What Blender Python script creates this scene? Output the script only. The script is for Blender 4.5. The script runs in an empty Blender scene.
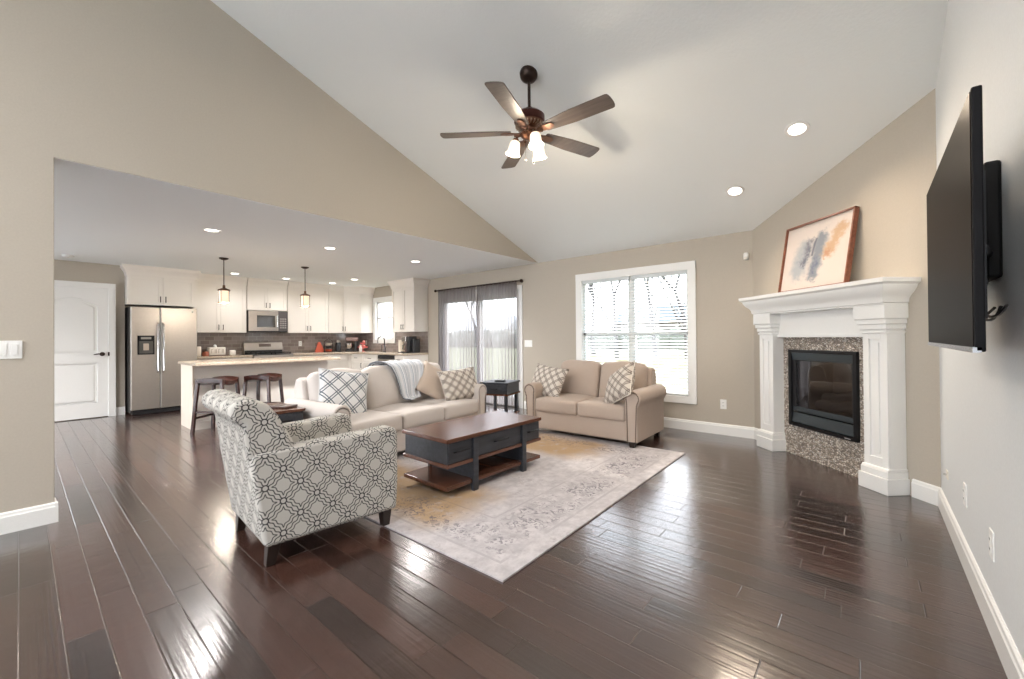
import bpy, bmesh, math, random
from mathutils import Vector, Matrix
random.seed(7)
SC = bpy.context.scene
COL = SC.collection
PI = math.pi

# ------------------------------------------------------------------ camera, world, sun, exposure
cd = bpy.data.cameras.new('camera'); cam = bpy.data.objects.new('camera', cd); COL.objects.link(cam)
cd.sensor_fit = 'HORIZONTAL'; cd.sensor_width = 36; cd.lens = 36 * 419.58 / 1024
cd.shift_y = -4.34 / 1024; cd.clip_start = .03; cd.clip_end = 400
CAM_H = 1.204
cam.matrix_world = Matrix.Translation((0, 0, CAM_H)) @ Matrix.Rotation(.7047, 4, 'Z') @ Matrix.Rotation(PI/2 + .0063, 4, 'X') @ Matrix.Rotation(-.0083, 4, 'Z')
SC.camera = cam
SC.view_settings.view_transform = 'Standard'; SC.view_settings.look = 'None'
SC.view_settings.gamma = 1; SC.view_settings.use_curve_mapping = False
SC.view_settings.exposure = 1.02
cy = SC.cycles
cy.max_bounces = 8; cy.diffuse_bounces = 5; cy.glossy_bounces = 4; cy.transmission_bounces = 6; cy.transparent_max_bounces = 24
cy.sample_clamp_indirect = 4.0; cy.caustics_reflective = False; cy.caustics_refractive = False
cy.use_denoising = True

W = bpy.data.worlds.new('sky'); SC.world = W; W.use_nodes = True
wn = W.node_tree; wn.nodes.clear()
def wnode(t, **k):
    n = wn.nodes.new(t)
    for a, b in k.items(): setattr(n, a, b)
    return n
wo = wnode('ShaderNodeOutputWorld'); wb = wnode('ShaderNodeBackground'); tc = wnode('ShaderNodeTexCoord'); sp = wnode('ShaderNodeSeparateXYZ')
cr = wnode('ShaderNodeValToRGB'); nz = wnode('ShaderNodeTexNoise'); mx = wnode('ShaderNodeMixRGB')
nz.inputs['Scale'].default_value = 2.2; nz.inputs['Detail'].default_value = 5
cr.color_ramp.elements[0].position = .0; cr.color_ramp.elements[0].color = (.93, .96, 1, 1)
cr.color_ramp.elements[1].position = .7; cr.color_ramp.elements[1].color = (.62, .78, 1, 1)
mx.inputs[2].default_value = (.95, .97, 1, 1)
wn.links.new(tc.outputs['Generated'], sp.inputs[0]); wn.links.new(sp.outputs['Z'], cr.inputs[0])
wn.links.new(tc.outputs['Generated'], nz.inputs['Vector']); wn.links.new(nz.outputs['Fac'], mx.inputs[0])
wn.links.new(cr.outputs[0], mx.inputs[1]); wn.links.new(mx.outputs[0], wb.inputs[0]); wn.links.new(wb.outputs[0], wo.inputs[0])
wb.inputs[1].default_value = 3.7

sd = bpy.data.lights.new('sun', 'SUN'); sd.energy = 2.2; sd.angle = .02; sd.color = (1, .9, .76)
sun = bpy.data.objects.new('sun', sd); COL.objects.link(sun)
# low sun out beyond the patio door
sun.rotation_euler = Vector((.34, -.72, -.60)).to_track_quat('-Z', 'Y').to_euler()

def portal(name, loc, direction, w, h):
    l = bpy.data.lights.new(name, 'AREA'); l.shape = 'RECTANGLE'; l.size = w; l.size_y = h
    l.cycles.is_portal = True
    o = bpy.data.objects.new(name, l); COL.objects.link(o); o.location = loc
    o.rotation_euler = Vector(direction).to_track_quat('-Z', 'Z').to_euler()
# measured room
H = 2.44; YB = 5.572; XL = -4.154; XR = .374; XK = -9.305; XK2 = -9.75; SL = .3533; YJ = .155
YRIDGE = -.6; YREAR = -4.2; WT = .12
def vault(y): return H + SL * (YB - y) if y > YRIDGE else H + SL * (YB - YRIDGE) - SL * .9 * (YRIDGE - y)
S2 = 2 ** -.5
C0 = Vector((-1.0246, YB, 0)); U = Vector((S2, -S2, 0)); ND = Vector((-S2, -S2, 0))   # diagonal wall: start, along, into the room
DIAG_LEN = 1.979
WIN = (-3.43, -1.665, .34, 2.165); SLD = (-6.62, -4.56, 0.02, 2.05); KWN = (-9.13, -8.22, 1.10, 2.19)
ADDED_REARW = [(-3.95, -2.05), (-1.75, .15)]  # unseen rear windows, added to let more daylight into the room
portal('portal_window', ((WIN[0]+WIN[1])/2, YB+.16, 1.25), (0, -1, 0), 1.6, 1.7)
portal('portal_patio', ((SLD[0]+SLD[1])/2, YB+.16, 1.05), (0, -1, 0), 1.95, 1.95)
portal('portal_kitchen', ((KWN[0]+KWN[1])/2, YB+.16, 1.65), (0, -1, 0), .8, 1.0)
for a, b in ADDED_REARW: portal('portal_rear', ((a+b)/2, YREAR-.16, 1.55), (0, 1, 0), b-a, 2.65)
portal('portal_west', (XK-.16, -1.32, 1.2), (1, 0, 0), 2.1, 2.2)
portal('portal_side', (-6.75, -2.66, 1.25), (0, 1, 0), 4.3, 2.2)

# ------------------------------------------------------------------ node helper
class V:
    def __init__(s, nt, sock): s.nt = nt; s.s = sock
    def _op(s, op, *o, clamp=False):
        n = s.nt.nodes.new('ShaderNodeMath'); n.operation = op; n.use_clamp = clamp
        for i, a in enumerate((s,) + o):
            if isinstance(a, V): s.nt.links.new(a.s, n.inputs[i])
            else: n.inputs[i].default_value = a
        return V(s.nt, n.outputs[0])
    def __add__(s, o): return s._op('ADD', o)
    __radd__ = __add__
    def __sub__(s, o): return s._op('SUBTRACT', o)
    def __rsub__(s, o): return (s * -1) + o
    def __mul__(s, o): return s._op('MULTIPLY', o)
    __rmul__ = __mul__
    def __truediv__(s, o): return s._op('DIVIDE', o)
    def fract(s): return s._op('FRACT')
    def floor(s): return s._op('FLOOR')
    def abs(s): return s._op('ABSOLUTE')
    def sin(s): return s._op('SINE')
    def sqrt(s): return s._op('SQRT')
    def lt(s, o): return s._op('LESS_THAN', o)
    def gt(s, o): return s._op('GREATER_THAN', o)
    def min(s, o): return s._op('MINIMUM', o)
    def max(s, o): return s._op('MAXIMUM', o)
    def ramp(s, a, b):
        n = s.nt.nodes.new('ShaderNodeMapRange'); n.interpolation_type = 'SMOOTHSTEP'
        s.nt.links.new(s.s, n.inputs[0]); n.inputs[1].default_value = a; n.inputs[2].default_value = b
        return V(s.nt, n.outputs[0])

class Mt:
    """a material being built"""
    def __init__(m, name, col=(.5, .5, .5), rough=.6, metal=0, spec=.5, **kw):
        m.m = bpy.data.materials.new(name); m.m.use_nodes = True; m.nt = m.m.node_tree
        m.b = m.nt.nodes['Principled BSDF']; m.b.inputs['Base Color'].default_value = (*col, 1)
        m.b.inputs['Roughness'].default_value = rough; m.b.inputs['Metallic'].default_value = metal
        m.b.inputs['Specular IOR Level'].default_value = spec
        for k, v in kw.items(): m.b.inputs[k.replace('_', ' ')].default_value = v
    def node(m, t, **k):
        n = m.nt.nodes.new(t)
        for a, b in k.items(): setattr(n, a, b)
        return n
    def link(m, a, b): m.nt.links.new(a.s if isinstance(a, V) else a, b)
    def xyz(m, kind='Object'):
        t = m.node('ShaderNodeTexCoord'); s = m.node('ShaderNodeSeparateXYZ'); m.link(t.outputs[kind], s.inputs[0])
        return [V(m.nt, s.outputs[i]) for i in range(3)]
    def vec(m, x, y, z=0.0):
        n = m.node('ShaderNodeCombineXYZ')
        for i, a in enumerate((x, y, z)):
            if isinstance(a, V): m.link(a, n.inputs[i])
            else: n.inputs[i].default_value = a
        return n.outputs[0]
    def noise(m, vec, scale, detail=3, rough=.55, dist=0):
        n = m.node('ShaderNodeTexNoise'); n.inputs['Scale'].default_value = scale; n.inputs['Detail'].default_value = detail
        n.inputs['Roughness'].default_value = rough; n.inputs['Distortion'].default_value = dist
        if vec is not None: m.link(vec, n.inputs['Vector'])
        return V(m.nt, n.outputs['Fac'])
    def white(m, vec):
        n = m.node('ShaderNodeTexWhiteNoise'); m.link(vec, n.inputs['Vector']); return V(m.nt, n.outputs['Value'])
    def mix(m, fac, a, b):
        n = m.node('ShaderNodeMixRGB')
        for i, v in enumerate((fac, a, b)):
            if isinstance(v, (V, bpy.types.NodeSocket)): m.link(v, n.inputs[i])
            elif isinstance(v, tuple): n.inputs[i].default_value = (*v, 1)
            else: n.inputs[i].default_value = v
        return n.outputs[0]
    def color(m, s): m.link(s, m.b.inputs['Base Color'])
    def bump(m, h, strength=.2, dist=.01):
        n = m.node('ShaderNodeBump'); n.inputs['Strength'].default_value = strength; n.inputs['Distance'].default_value = dist
        m.link(h, n.inputs['Height']); m.link(n.outputs[0], m.b.inputs['Normal']); m.link(n.outputs[0], m.b.inputs['Coat Normal'])
    def coord(m, kind='Object'):
        return m.node('ShaderNodeTexCoord').outputs[kind]

def simple(name, col, rough=.6, metal=0, bump=0, bscale=200, **kw):
    m = Mt(name, col, rough, metal, **kw)
    n = m.noise(m.coord(), bscale, 2)
    m.color(m.mix(n, tuple(c*.94 for c in col), tuple(min(1, c*1.05) for c in col)))
    if bump: m.bump(n, bump, .004)
    return m.m
def emit(name, col, strength):
    m = Mt(name, col, .5); m.b.inputs['Emission Color'].default_value = (*col, 1); m.b.inputs['Emission Strength'].default_value = strength
    return m.m

wallm = simple('wall_paint', (.485, .438, .37), .75, bump=.08, bscale=90)
wallbright = simple('wall_paint_brightened', (.74, .765, .775), .7, bump=.08, bscale=90)  # same paint as other walls, with brightness on the right wall put into colour
ceilm = Mt('ceiling_paint', (.87, .90, .895), .85)
ceilm.bump(ceilm.noise(ceilm.coord(), 45, 4), .35, .006); ceilm = ceilm.m
white = simple('white_trim', (.86, .86, .84), .35)
cabw = simple('cabinet_white', (.86, .82, .76), .4)
black = simple('black_plastic', (.015, .015, .017), .35)
blackm = simple('black_metal', (.02, .02, .022), .35, .6)
bronze = simple('dark_bronze', (.045, .03, .025), .35, .8)
steel = simple('stainless', (.47, .43, .39), .38, .95, bscale=30)
chrome = simple('chrome', (.7, .7, .7), .15, 1)
darkleg = simple('espresso_leg', (.022, .014, .011), .35)
creamp = simple('cream_plastic', (.8, .76, .68), .4)
nailm = simple('nailhead_brass', (.10, .07, .05), .3, .8)
nailp = simple('nailhead_pewter', (.30, .27, .25), .3, .8)

def floor_mat():
    m = Mt('hand_scraped_hardwood', rough=.3)
    x, y, z = m.xyz()
    PW = .119; r = y / PW; row = r.floor()
    off = m.white(m.vec(row, 3.7)) * 1.6
    c = (x + off) / 1.15; ci = c.floor()
    rnd = m.white(m.vec(row, ci)); rnd2 = m.white(m.vec(ci, row, 5.0))
    grain = m.noise(m.vec(x * 1.2, y * 22 + rnd2 * 50), 3, 6, .65, .6)
    fine = m.noise(m.vec(x * 5, y * 120), 4, 3)
    tone = rnd * .5 + grain * .7 + fine * .1 - .17
    cc = m.mix(tone.ramp(.05, .95), (.008, .0048, .0045), (.075, .034, .025))
    cc = m.mix((m.noise(m.vec(x, y * 3), 1.3, 3)).ramp(.35, .75) * .4, cc, (.07, .036, .028))
    fy = ((r.fract() - .5).abs() * -1 + .5) * PW
    fx = ((c.fract() - .5).abs() * -1 + .5) * 1.15
    g = fy.min(fx)
    groove = g.ramp(.0006, .0032)
    m.color(m.mix(groove, (.012, .006, .005), cc))
    scr = m.noise(m.vec(x * 9 + rnd * 30, y * 4), 1.6, 2, .5) * .5 + m.noise(m.vec(x * .6, y * 42 + rnd * 9), 1.3, 1) * .45
    m.bump(groove * .9 + scr * .95 + grain * .05, .42, .0042)
    rr = grain * .10 + .20
    m.link(rr, m.b.inputs['Roughness'])
    m.b.inputs['Specular IOR Level'].default_value = .6; m.b.inputs['Coat Weight'].default_value = .75; m.b.inputs['Coat Roughness'].default_value = .17; m.b.inputs['Coat IOR'].default_value = 1.55
    return m.m
floorm = floor_mat()

def trellis_mat(name, base, line, period=.118, width=1.0, base2=None, var=0.0, rich=True):
    """Moroccan lattice woven in the fabric, in the UV's metres"""
    m = Mt(name, base, .9, spec=.2)
    u, v, _ = m.xyz('UV')
    P = period
    p = (u + v) / P; q = (u - v) / P
    dp = (p.fract() - .5).abs(); dq = (q.fract() - .5).abs()     # 0 on the lattice lines
    wq = ((q.fract() - .5) * (2 * PI * 3) + PI / 2).sin() * .042 + .125
    wp = ((p.fract() - .5) * (2 * PI * 3) + PI / 2).sin() * .042 + .125
    t = .030 * width
    wq = ((q.fract() - .5) * (2 * PI * 3) + PI / 2).sin() * .030 + .075
    wp = ((p.fract() - .5) * (2 * PI * 3) + PI / 2).sin() * .030 + .075
    t = .023 * width
    e1 = dp - wq; e2 = dq - wp
    lp = e1.abs().lt(t); lq = e2.abs().lt(t)
    d = (dp * dp + dq * dq).sqrt()
    ring = (d - .125).abs().lt(t * 1.1)
    mask = ((lp.max(lq)) * d.gt(.125)).max(ring)
    inner = (e1.min(e2) - .135).abs().lt(t * .9)
    if rich: mask = mask.max(inner)
    else: mask = ((dp - .10).abs().lt(t*1.5)).max((dq - .10).abs().lt(t*1.5))
    weave = m.noise(m.coord('UV'), 420, 2)
    b2 = base2 or tuple(c * .88 for c in base)
    c = m.mix(weave.ramp(.3, .7), b2, base)
    m.color(m.mix(mask * (1.0 - var * 0.5), c, line))
    m.bump(weave, .35, .002)
    return m.m
chairm = trellis_mat('chair_trellis_fabric', (.58, .56, .52), (.028, .027, .03), .172, .95)
pillm = trellis_mat('pillow_trellis_grey', (.74, .74, .74), (.11, .13, .16), .155, 1.25, rich=False)
pillt = trellis_mat('pillow_trellis_taupe', (.64, .60, .55), (.17, .14, .125), .115, 1.5, (.56, .50, .43), rich=False)

def fabric(name, col, sc=300, b=.55):
    m = Mt(name, col, .92, spec=.2); m.b.inputs['Sheen Weight'].default_value = .15
    n = m.noise(m.coord(), sc, 3); n2 = m.noise(m.coord(), 6, 3)
    c = m.mix(n.ramp(.3, .7), tuple(x * .86 for x in col), col)
    m.color(m.mix(n2.ramp(.3, .8) * .15, c, tuple(x * .8 for x in col)))
    m.bump(n * .4 + n2 * 1.6, b, .006)
    return m.m
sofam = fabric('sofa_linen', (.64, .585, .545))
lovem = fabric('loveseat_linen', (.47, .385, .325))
plainm = fabric('tan_pillow_linen', (.56, .46, .38))

def wood(name, a, b, rough=.3, sx=2, sy=26, axis='x'):
    m = Mt(name, a, rough)
    x, y, z = m.xyz()
    if axis == 'x': vv = m.vec(x * sx, y * sy, z * sy)
    elif axis == 'y': vv = m.vec(x * sy, y * sx, z * sy)
    else: vv = m.vec(x * sy, y * sy, z * sx)
    n = m.noise(vv, 1.5, 5, .6, .4)
    m.color(m.mix(n.ramp(.25, .8), a, b)); m.bump(n, .12, .002)
    return m.m
tablewood = wood('cherry_table_top', (.075, .030, .018), (.145, .060, .036), .22, axis='y')
tabledark = wood('charcoal_painted_wood', (.018, .02, .026), (.04, .044, .054), .4, axis='y')
stoolwood = wood('stool_walnut', (.025, .010, .008), (.06, .021, .015), .16, axis='z')
bladewood = wood('fan_blade_walnut', (.085, .068, .06), (.14, .112, .098), .35)
framewood = wood('picture_frame_walnut', (.16, .05, .025), (.26, .09, .05), .3)

def rug_mat():
    m = Mt('distressed_rug', rough=.95, spec=.1)
    x, y, z = m.xyz()
    big = m.noise(m.vec(x, y), 1.6, 3); mid = m.noise(m.vec(x * 1.3, y), 9, 6, .7); fine = m.noise(m.vec(x, y), 160, 2)
    base = m.mix(mid.ramp(.3, .72), (.43, .41, .43), (.60, .575, .59))
    # warm gold ground of the middle medallion (rug local: x across 1.2, y along 1.43)
    gy = ((y + .02).abs() - .93).abs() + (big - .5) * .5
    gold = (1 - gy.ramp(.22, .50)) * (1 - (x + (big - .5) * .6).ramp(.25, .62)) * mid.ramp(.18, .5)
    base = m.mix(gold * .95, base, (.42, .29, .17))
    vo = m.node('ShaderNodeTexVoronoi'); vo.inputs['Scale'].default_value = 5.5
    dist = m.noise(m.vec(x, y, 7.0), 8, 3)
    m.link(m.vec(x + dist * .12, y - dist * .1), vo.inputs['Vector']); vd = V(m.nt, vo.outputs['Distance'])
    ex = x.abs() * -1 + 1.2; ey = y.abs() * -1 + 1.43; e = ex.min(ey)
    band = e.ramp(.12, .18) * (1 - e.ramp(.40, .50))
    line = (e - .11).abs().lt(.010).max((e - .50).abs().lt(.008)) * .35
    pat = m.noise(m.vec(x, y, 1.0), 17, 4, .6, 2.2).ramp(.49, .56) * band
    wear = m.noise(m.vec(x, y, 4.0), 2.6, 6, .75).ramp(.38, .54)
    ink = (pat.max(line) * wear * mid.ramp(.3, .6))._op('MINIMUM', 1.0)
    base = m.mix(ink * .85, base, (.13, .12, .145))
    inn = m.noise(m.vec(x, y, 3.0), 22, 5, .7, 1.5).ramp(.5, .6) * m.noise(m.vec(x, y, 2.0), 3.0, 5, .7).ramp(.5, .66)
    base = m.mix(inn * .5, base, (.24, .21, .22))
    m.color(base); m.bump(fine + mid * .6, .4, .004)
    return m.m
rugm = rug_mat()

def mosaic_mat():
    m = Mt('pebble_mosaic', rough=.45)
    u, v, _ = m.xyz('UV')
    vec = m.vec(u * 42, v * 74)
    a = m.node('ShaderNodeTexVoronoi'); a.inputs['Scale'].default_value = 1; m.link(vec, a.inputs['Vector'])
    e = m.node('ShaderNodeTexVoronoi'); e.feature = 'DISTANCE_TO_EDGE'; e.inputs['Scale'].default_value = 1; m.link(vec, e.inputs['Vector'])
    sp_ = m.node('ShaderNodeSeparateXYZ'); m.link(a.outputs['Color'], sp_.inputs[0]); r = V(m.nt, sp_.outputs[0]); r2 = V(m.nt, sp_.outputs[1])
    c = m.mix(r.ramp(.1, .9), (.52, .44, .36), (.86, .80, .72)); c = m.mix(r2.gt(.78), c, (.34, .28, .24)); c = m.mix(r2.lt(.12), c, (.70, .67, .62))
    ed = V(m.nt, e.outputs['Distance']).ramp(.03, .16)
    m.color(m.mix(ed, (.17, .14, .115), c)); m.bump(ed, .8, .006)
    return m.m
mosaicm = mosaic_mat()
def tile_mat():
    m = Mt('glass_subway_tile', rough=.12)
    u, v, _ = m.xyz('UV')
    b = m.node('ShaderNodeTexBrick'); b.inputs['Scale'].default_value = 1; b.inputs['Brick Width'].default_value = .15; b.inputs['Row Height'].default_value = .075
    b.inputs['Mortar Size'].default_value = .003; b.inputs['Color1'].default_value = (.24, .195, .175, 1); b.inputs['Color2'].default_value = (.34, .29, .27, 1)
    b.inputs['Mortar'].default_value = (.4, .37, .34, 1); m.link(m.vec(u, v), b.inputs['Vector'])
    m.color(b.outputs['Color']); m.bump(V(m.nt, b.outputs['Fac']) * -1, .3, .002)
    return m.m
tilem = tile_mat()
def granite():
    m = Mt('granite', rough=.18); n = m.noise(m.coord(), 60, 5, .8); n2 = m.noise(m.coord(), 9, 3)
    c = m.mix(n.ramp(.35, .65), (.40, .30, .21), (.68, .60, .49)); m.color(m.mix(n2.ramp(.55, .8) * .4, c, (.30, .22, .16))); return m.m
granitem = granite()
def glass(name, tint=(1, 1, 1), refl=.06):
    m = bpy.data.materials.new(name); m.use_nodes = True; nt = m.node_tree; nt.nodes.clear()
    o = nt.nodes.new('ShaderNodeOutputMaterial'); t = nt.nodes.new('ShaderNodeBsdfTransparent'); g = nt.nodes.new('ShaderNodeBsdfGlossy'); mxs = nt.nodes.new('ShaderNodeMixShader')
    t.inputs[0].default_value = (*tint, 1); g.inputs['Roughness'].default_value = .02; mxs.inputs[0].default_value = refl
    nt.links.new(t.outputs[0], mxs.inputs[1]); nt.links.new(g.outputs[0], mxs.inputs[2]); nt.links.new(mxs.outputs[0], o.inputs[0]); return m
glassm = glass('window_glass'); fireglass = glass('fireplace_glass', (.55, .55, .57), .12)
def sheer_mat():
    m = bpy.data.materials.new('sheer_voile'); m.use_nodes = True; nt = m.node_tree; nt.nodes.clear()
    o = nt.nodes.new('ShaderNodeOutputMaterial'); t = nt.nodes.new('ShaderNodeBsdfTransparent'); d = nt.nodes.new('ShaderNodeBsdfDiffuse'); tr = nt.nodes.new('ShaderNodeBsdfTranslucent')
    a = nt.nodes.new('ShaderNodeMixShader'); b = nt.nodes.new('ShaderNodeMixShader')
    t.inputs[0].default_value = (.93, .93, .94, 1); d.inputs[0].default_value = (.09, .07, .07, 1); tr.inputs[0].default_value = (.46, .435, .44, 1)
    lw = nt.nodes.new('ShaderNodeLayerWeight'); lw.inputs[0].default_value = .35
    mr = nt.nodes.new('ShaderNodeMapRange'); mr.inputs[1].default_value = 0; mr.inputs[2].default_value = 1; mr.inputs[3].default_value = .66; mr.inputs[4].default_value = .985
    nt.links.new(lw.outputs['Facing'], mr.inputs[0])
    a.inputs[0].default_value = .5; nt.links.new(d.outputs[0], a.inputs[1]); nt.links.new(tr.outputs[0], a.inputs[2])
    nt.links.new(mr.outputs[0], b.inputs[0]); nt.links.new(t.outputs[0], b.inputs[1]); nt.links.new(a.outputs[0], b.inputs[2]); nt.links.new(b.outputs[0], o.inputs[0])
    return m
sheerm = sheer_mat()

# ------------------------------------------------------------------ mesh helpers
def NB(): return bmesh.new()
def box(bm, x0, x1, y0, y1, z0, z1, M=None):
    v = [bm.verts.new((x, y, z)) for x in (x0, x1) for y in (y0, y1) for z in (z0, z1)]
    for f in ((0, 1, 3, 2), (4, 6, 7, 5), (0, 4, 5, 1), (2, 3, 7, 6), (0, 2, 6, 4), (1, 5, 7, 3)): bm.faces.new([v[i] for i in f])
    if M is not None:
        for q in v: q.co = M @ q.co
    return v
def prism(bm, pts, fn, a, b):
    """pts: 2-D outline; fn(u, v, w) -> 3-D; w runs a..b"""
    A = [bm.verts.new(fn(u, v, a)) for u, v in pts]; B = [bm.verts.new(fn(u, v, b)) for u, v in pts]
    n = len(pts)
    bm.faces.new(A); bm.faces.new(B[::-1])
    for i in range(n): bm.faces.new((A[i], B[i], B[(i+1) % n], A[(i+1) % n]))
    return A + B
def cyl(bm, p0, p1, r0, r1=None, seg=20, caps=True):
    r1 = r0 if r1 is None else r1
    p0, p1 = Vector(p0), Vector(p1); d = (p1 - p0).normalized()
    a = d.orthogonal().normalized(); b = d.cross(a)
    A = [bm.verts.new(p0 + (a*math.cos(t) + b*math.sin(t))*r0) for t in (2*PI*i/seg for i in range(seg))]
    B = [bm.verts.new(p1 + (a*math.cos(t) + b*math.sin(t))*r1) for t in (2*PI*i/seg for i in range(seg))]
    for i in range(seg): bm.faces.new((A[i], A[(i+1) % seg], B[(i+1) % seg], B[i]))
    if caps: bm.faces.new(A[::-1]); bm.faces.new(B)
def lathe(bm, prof, c=(0, 0, 0), seg=28, M=None):
    rings = []
    for r, z in prof:
        if r < 1e-5: rings.append([bm.verts.new((c[0], c[1], c[2]+z))])
        else: rings.append([bm.verts.new((c[0]+r*math.cos(2*PI*i/seg), c[1]+r*math.sin(2*PI*i/seg), c[2]+z)) for i in range(seg)])
    for a, b in zip(rings, rings[1:]):
        for i in range(seg):
            j = (i+1) % seg
            if len(a) == 1 and len(b) > 1: bm.faces.new((a[0], b[i], b[j]))
            elif len(b) == 1 and len(a) > 1: bm.faces.new((a[i], a[j], b[0]))
            elif len(a) > 1: bm.faces.new((a[i], a[j], b[j], b[i]))
    if M is not None:
        for rg in rings:
            for q in rg: q.co = M @ q.co
def tube(bm, pts, r, seg=8):
    pts = [Vector(p) for p in pts]; rings = []
    up = Vector((.13, .21, .97)).normalized()
    for i, p in enumerate(pts):
        d = (pts[min(i+1, len(pts)-1)] - pts[max(i-1, 0)]).normalized()
        a = d.cross(up)
        if a.length < 1e-3: a = d.orthogonal()
        a.normalize(); b = d.cross(a); rr = r[i] if isinstance(r, (list, tuple)) else r
        rings.append([bm.verts.new(p + (a*math.cos(t) + b*math.sin(t))*rr) for t in (2*PI*k/seg for k in range(seg))])
    for A, B in zip(rings, rings[1:]):
        for i in range(seg): bm.faces.new((A[i], A[(i+1) % seg], B[(i+1) % seg], B[i]))
    bm.faces.new(rings[0][::-1]); bm.faces.new(rings[-1])
def smp(h, r, n=3, mid=5):
    e = [h - r + r*math.sin(PI/2*k/n) for k in range(0, n+1)]
    m_ = [(-1 + 2*k/mid)*(h-r) for k in range(1, mid)]
    return [-t for t in reversed(e)] + m_ + e
def rbox(bm, c, s, r, puff=(0, 0, 0), M=None, mid=6, sag=0):
    """rounded, slightly stuffed block centred on c with full size s"""
    h = [q/2 for q in s]; S = [smp(q, min(r, q*.98), 3, mid) for q in h]; vs = {}
    def V_(i, j, k):
        key = (i, j, k)
        if key in vs: return vs[key]
        p = Vector((S[0][i], S[1][j], S[2][k])); q = Vector([max(-(h[a]-r), min(h[a]-r, p[a])) for a in range(3)])
        d = p - q
        if d.length > 1e-9: p = q + d.normalized() * r
        n = [p[a]/h[a] for a in range(3)]
        for a in range(3):
            if puff[a]:
                o = [b for b in range(3) if b != a]
                p[a] += puff[a] * n[a] * max(0, 1 - n[o[0]]**2) * max(0, 1 - n[o[1]]**2)
        p = p + Vector(c)
        if M is not None: p = M @ p
        vs[key] = bm.verts.new(p); return vs[key]
    L = [len(q) - 1 for q in S]
    for a in range(3):
        b, c_ = [(1, 2), (2, 0), (0, 1)][a]
        for side in (0, L[a]):
            for i in range(L[b]):
                for j in range(L[c_]):
                    def k(ii, jj):
                        t = [0, 0, 0]; t[a] = side; t[b] = ii; t[c_] = jj; return V_(*t)
                    f = [k(i, j), k(i+1, j), k(i+1, j+1), k(i, j+1)]
                    if len(set(f)) == 4:
                        bm.faces.new(f if side else f[::-1])
def sphere(bm, c, r, seg=10, sc=(1, 1, 1)):
    bmesh.ops.create_uvsphere(bm, u_segments=seg, v_segments=max(5, seg//2+1), radius=r, matrix=Matrix.Translation(c) @ Matrix.Diagonal((*sc, 1)))

def obj(name, bm, mat, parent=None, smooth=True, ang=38, bev=0, uv=False, bseg=2, keepuv=False):
    bmesh.ops.recalc_face_normals(bm, faces=bm.faces)
    if uv:
        l = bm.loops.layers.uv.verify()
        for f in bm.faces:
            n = f.normal; a = max(range(3), key=lambda i: abs(n[i]))
            for lp in f.loops:
                c = lp.vert.co
                lp[l].uv = (c.y, c.z) if a == 0 else ((c.x, c.z) if a == 1 else (c.x, c.y))
    me = bpy.data.meshes.new(name); bm.to_mesh(me); bm.free()
    if smooth:
        me.shade_smooth(); me.set_sharp_from_angle(angle=math.radians(ang))
    me.materials.append(mat)
    o = bpy.data.objects.new(name, me); COL.objects.link(o)
    if parent is not None: o.parent = parent
    if bev:
        b = o.modifiers.new('edge', 'BEVEL'); b.width = bev; b.segments = bseg; b.limit_method = 'ANGLE'; b.angle_limit = math.radians(40)
    return o
def tag(o, label=None, cat=None, group=None, kind=None):
    if label: o['label'] = label
    if cat: o['category'] = cat
    if group: o['group'] = group
    if kind: o['kind'] = kind
    return o
def thing(name, label, cat, loc=(0, 0, 0), rz=0, group=None):
    o = bpy.data.objects.new(name, None); COL.objects.link(o); o.location = loc; o.rotation_euler = (0, 0, rz); o.empty_display_size = .1
    return tag(o, label, cat, group)
def struct(name, bm, mat, **k):
    o = obj(name, bm, mat, **k); o['kind'] = 'structure'; return o
def dup(o, parent=None):
    kids = list(o.children); c = o.copy(); COL.objects.link(c)
    if parent is not None: c.parent = parent
    for k in kids: dup(k, c)
    return c
def dupt(o, label, loc, rz=None):
    c = dup(o); c['label'] = label; c.location = loc
    if rz is not None: c.rotation_euler = (0, 0, rz)
    return c

# ------------------------------------------------------------------ room shell
bm = NB(); box(bm, -11, XR+.6, YREAR-.2, YB+.1, -.1, 0); struct('floor', bm, floorm, smooth=False)
bm = NB()
box(bm, XK2-.2, XL-.004, YJ, YB+.1, H-.002, H+.12); box(bm, XK2-.2, XL-WT-.002, -2.8, YJ, H-.002, H+.12); struct('ceiling_kitchen', bm, ceilm, smooth=False)
bm = NB()
yz = [(YB+.1, vault(YB+.1)), (YRIDGE, vault(YRIDGE)), (YREAR-.1, vault(YREAR-.1)), (YREAR-.1, vault(YREAR-.1)+.15), (YRIDGE, vault(YRIDGE)+.15), (YB+.1, vault(YB+.1)+.15)]
prism(bm, yz, lambda u, v, w: (w, u, v), XL-.1, XR+.1); struct('ceiling', bm, ceilm, smooth=False)

def wall_y(bm, y0, y1, x0, x1, z0, z1, holes):
    """wall slab facing along y with rectangular openings (a, b, c, d) = x0 x1 z0 z1"""
    xs = x0
    for a, b, c, d in sorted(holes):
        if a > xs: box(bm, xs, a, y0, y1, z0, z1)
        if c > z0: box(bm, a, b, y0, y1, z0, c)
        if d < z1: box(bm, a, b, y0, y1, d, z1)
        xs = b
    if x1 > xs: box(bm, xs, x1, y0, y1, z0, z1)
I = .09
WH = (WIN[0]+I, WIN[1]-I, WIN[2]+I, WIN[3]-I); KH = (KWN[0]+I, KWN[1]-I, KWN[2]+I, KWN[3]-I)
bm = NB(); wall_y(bm, YB, YB+.14, XK2-.2, -1.0, 0, H+.03, [WH, SLD, KH]); struct('wall_back', bm, wallm, smooth=False)
bm = NB()
prism(bm, [(YJ, H), (YB, H), (YRIDGE, vault(YRIDGE)), (YREAR, vault(YREAR)), (YREAR, 0), (YJ, 0)], lambda u, v, w: (w, u, v), XL-WT, XL)
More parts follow.
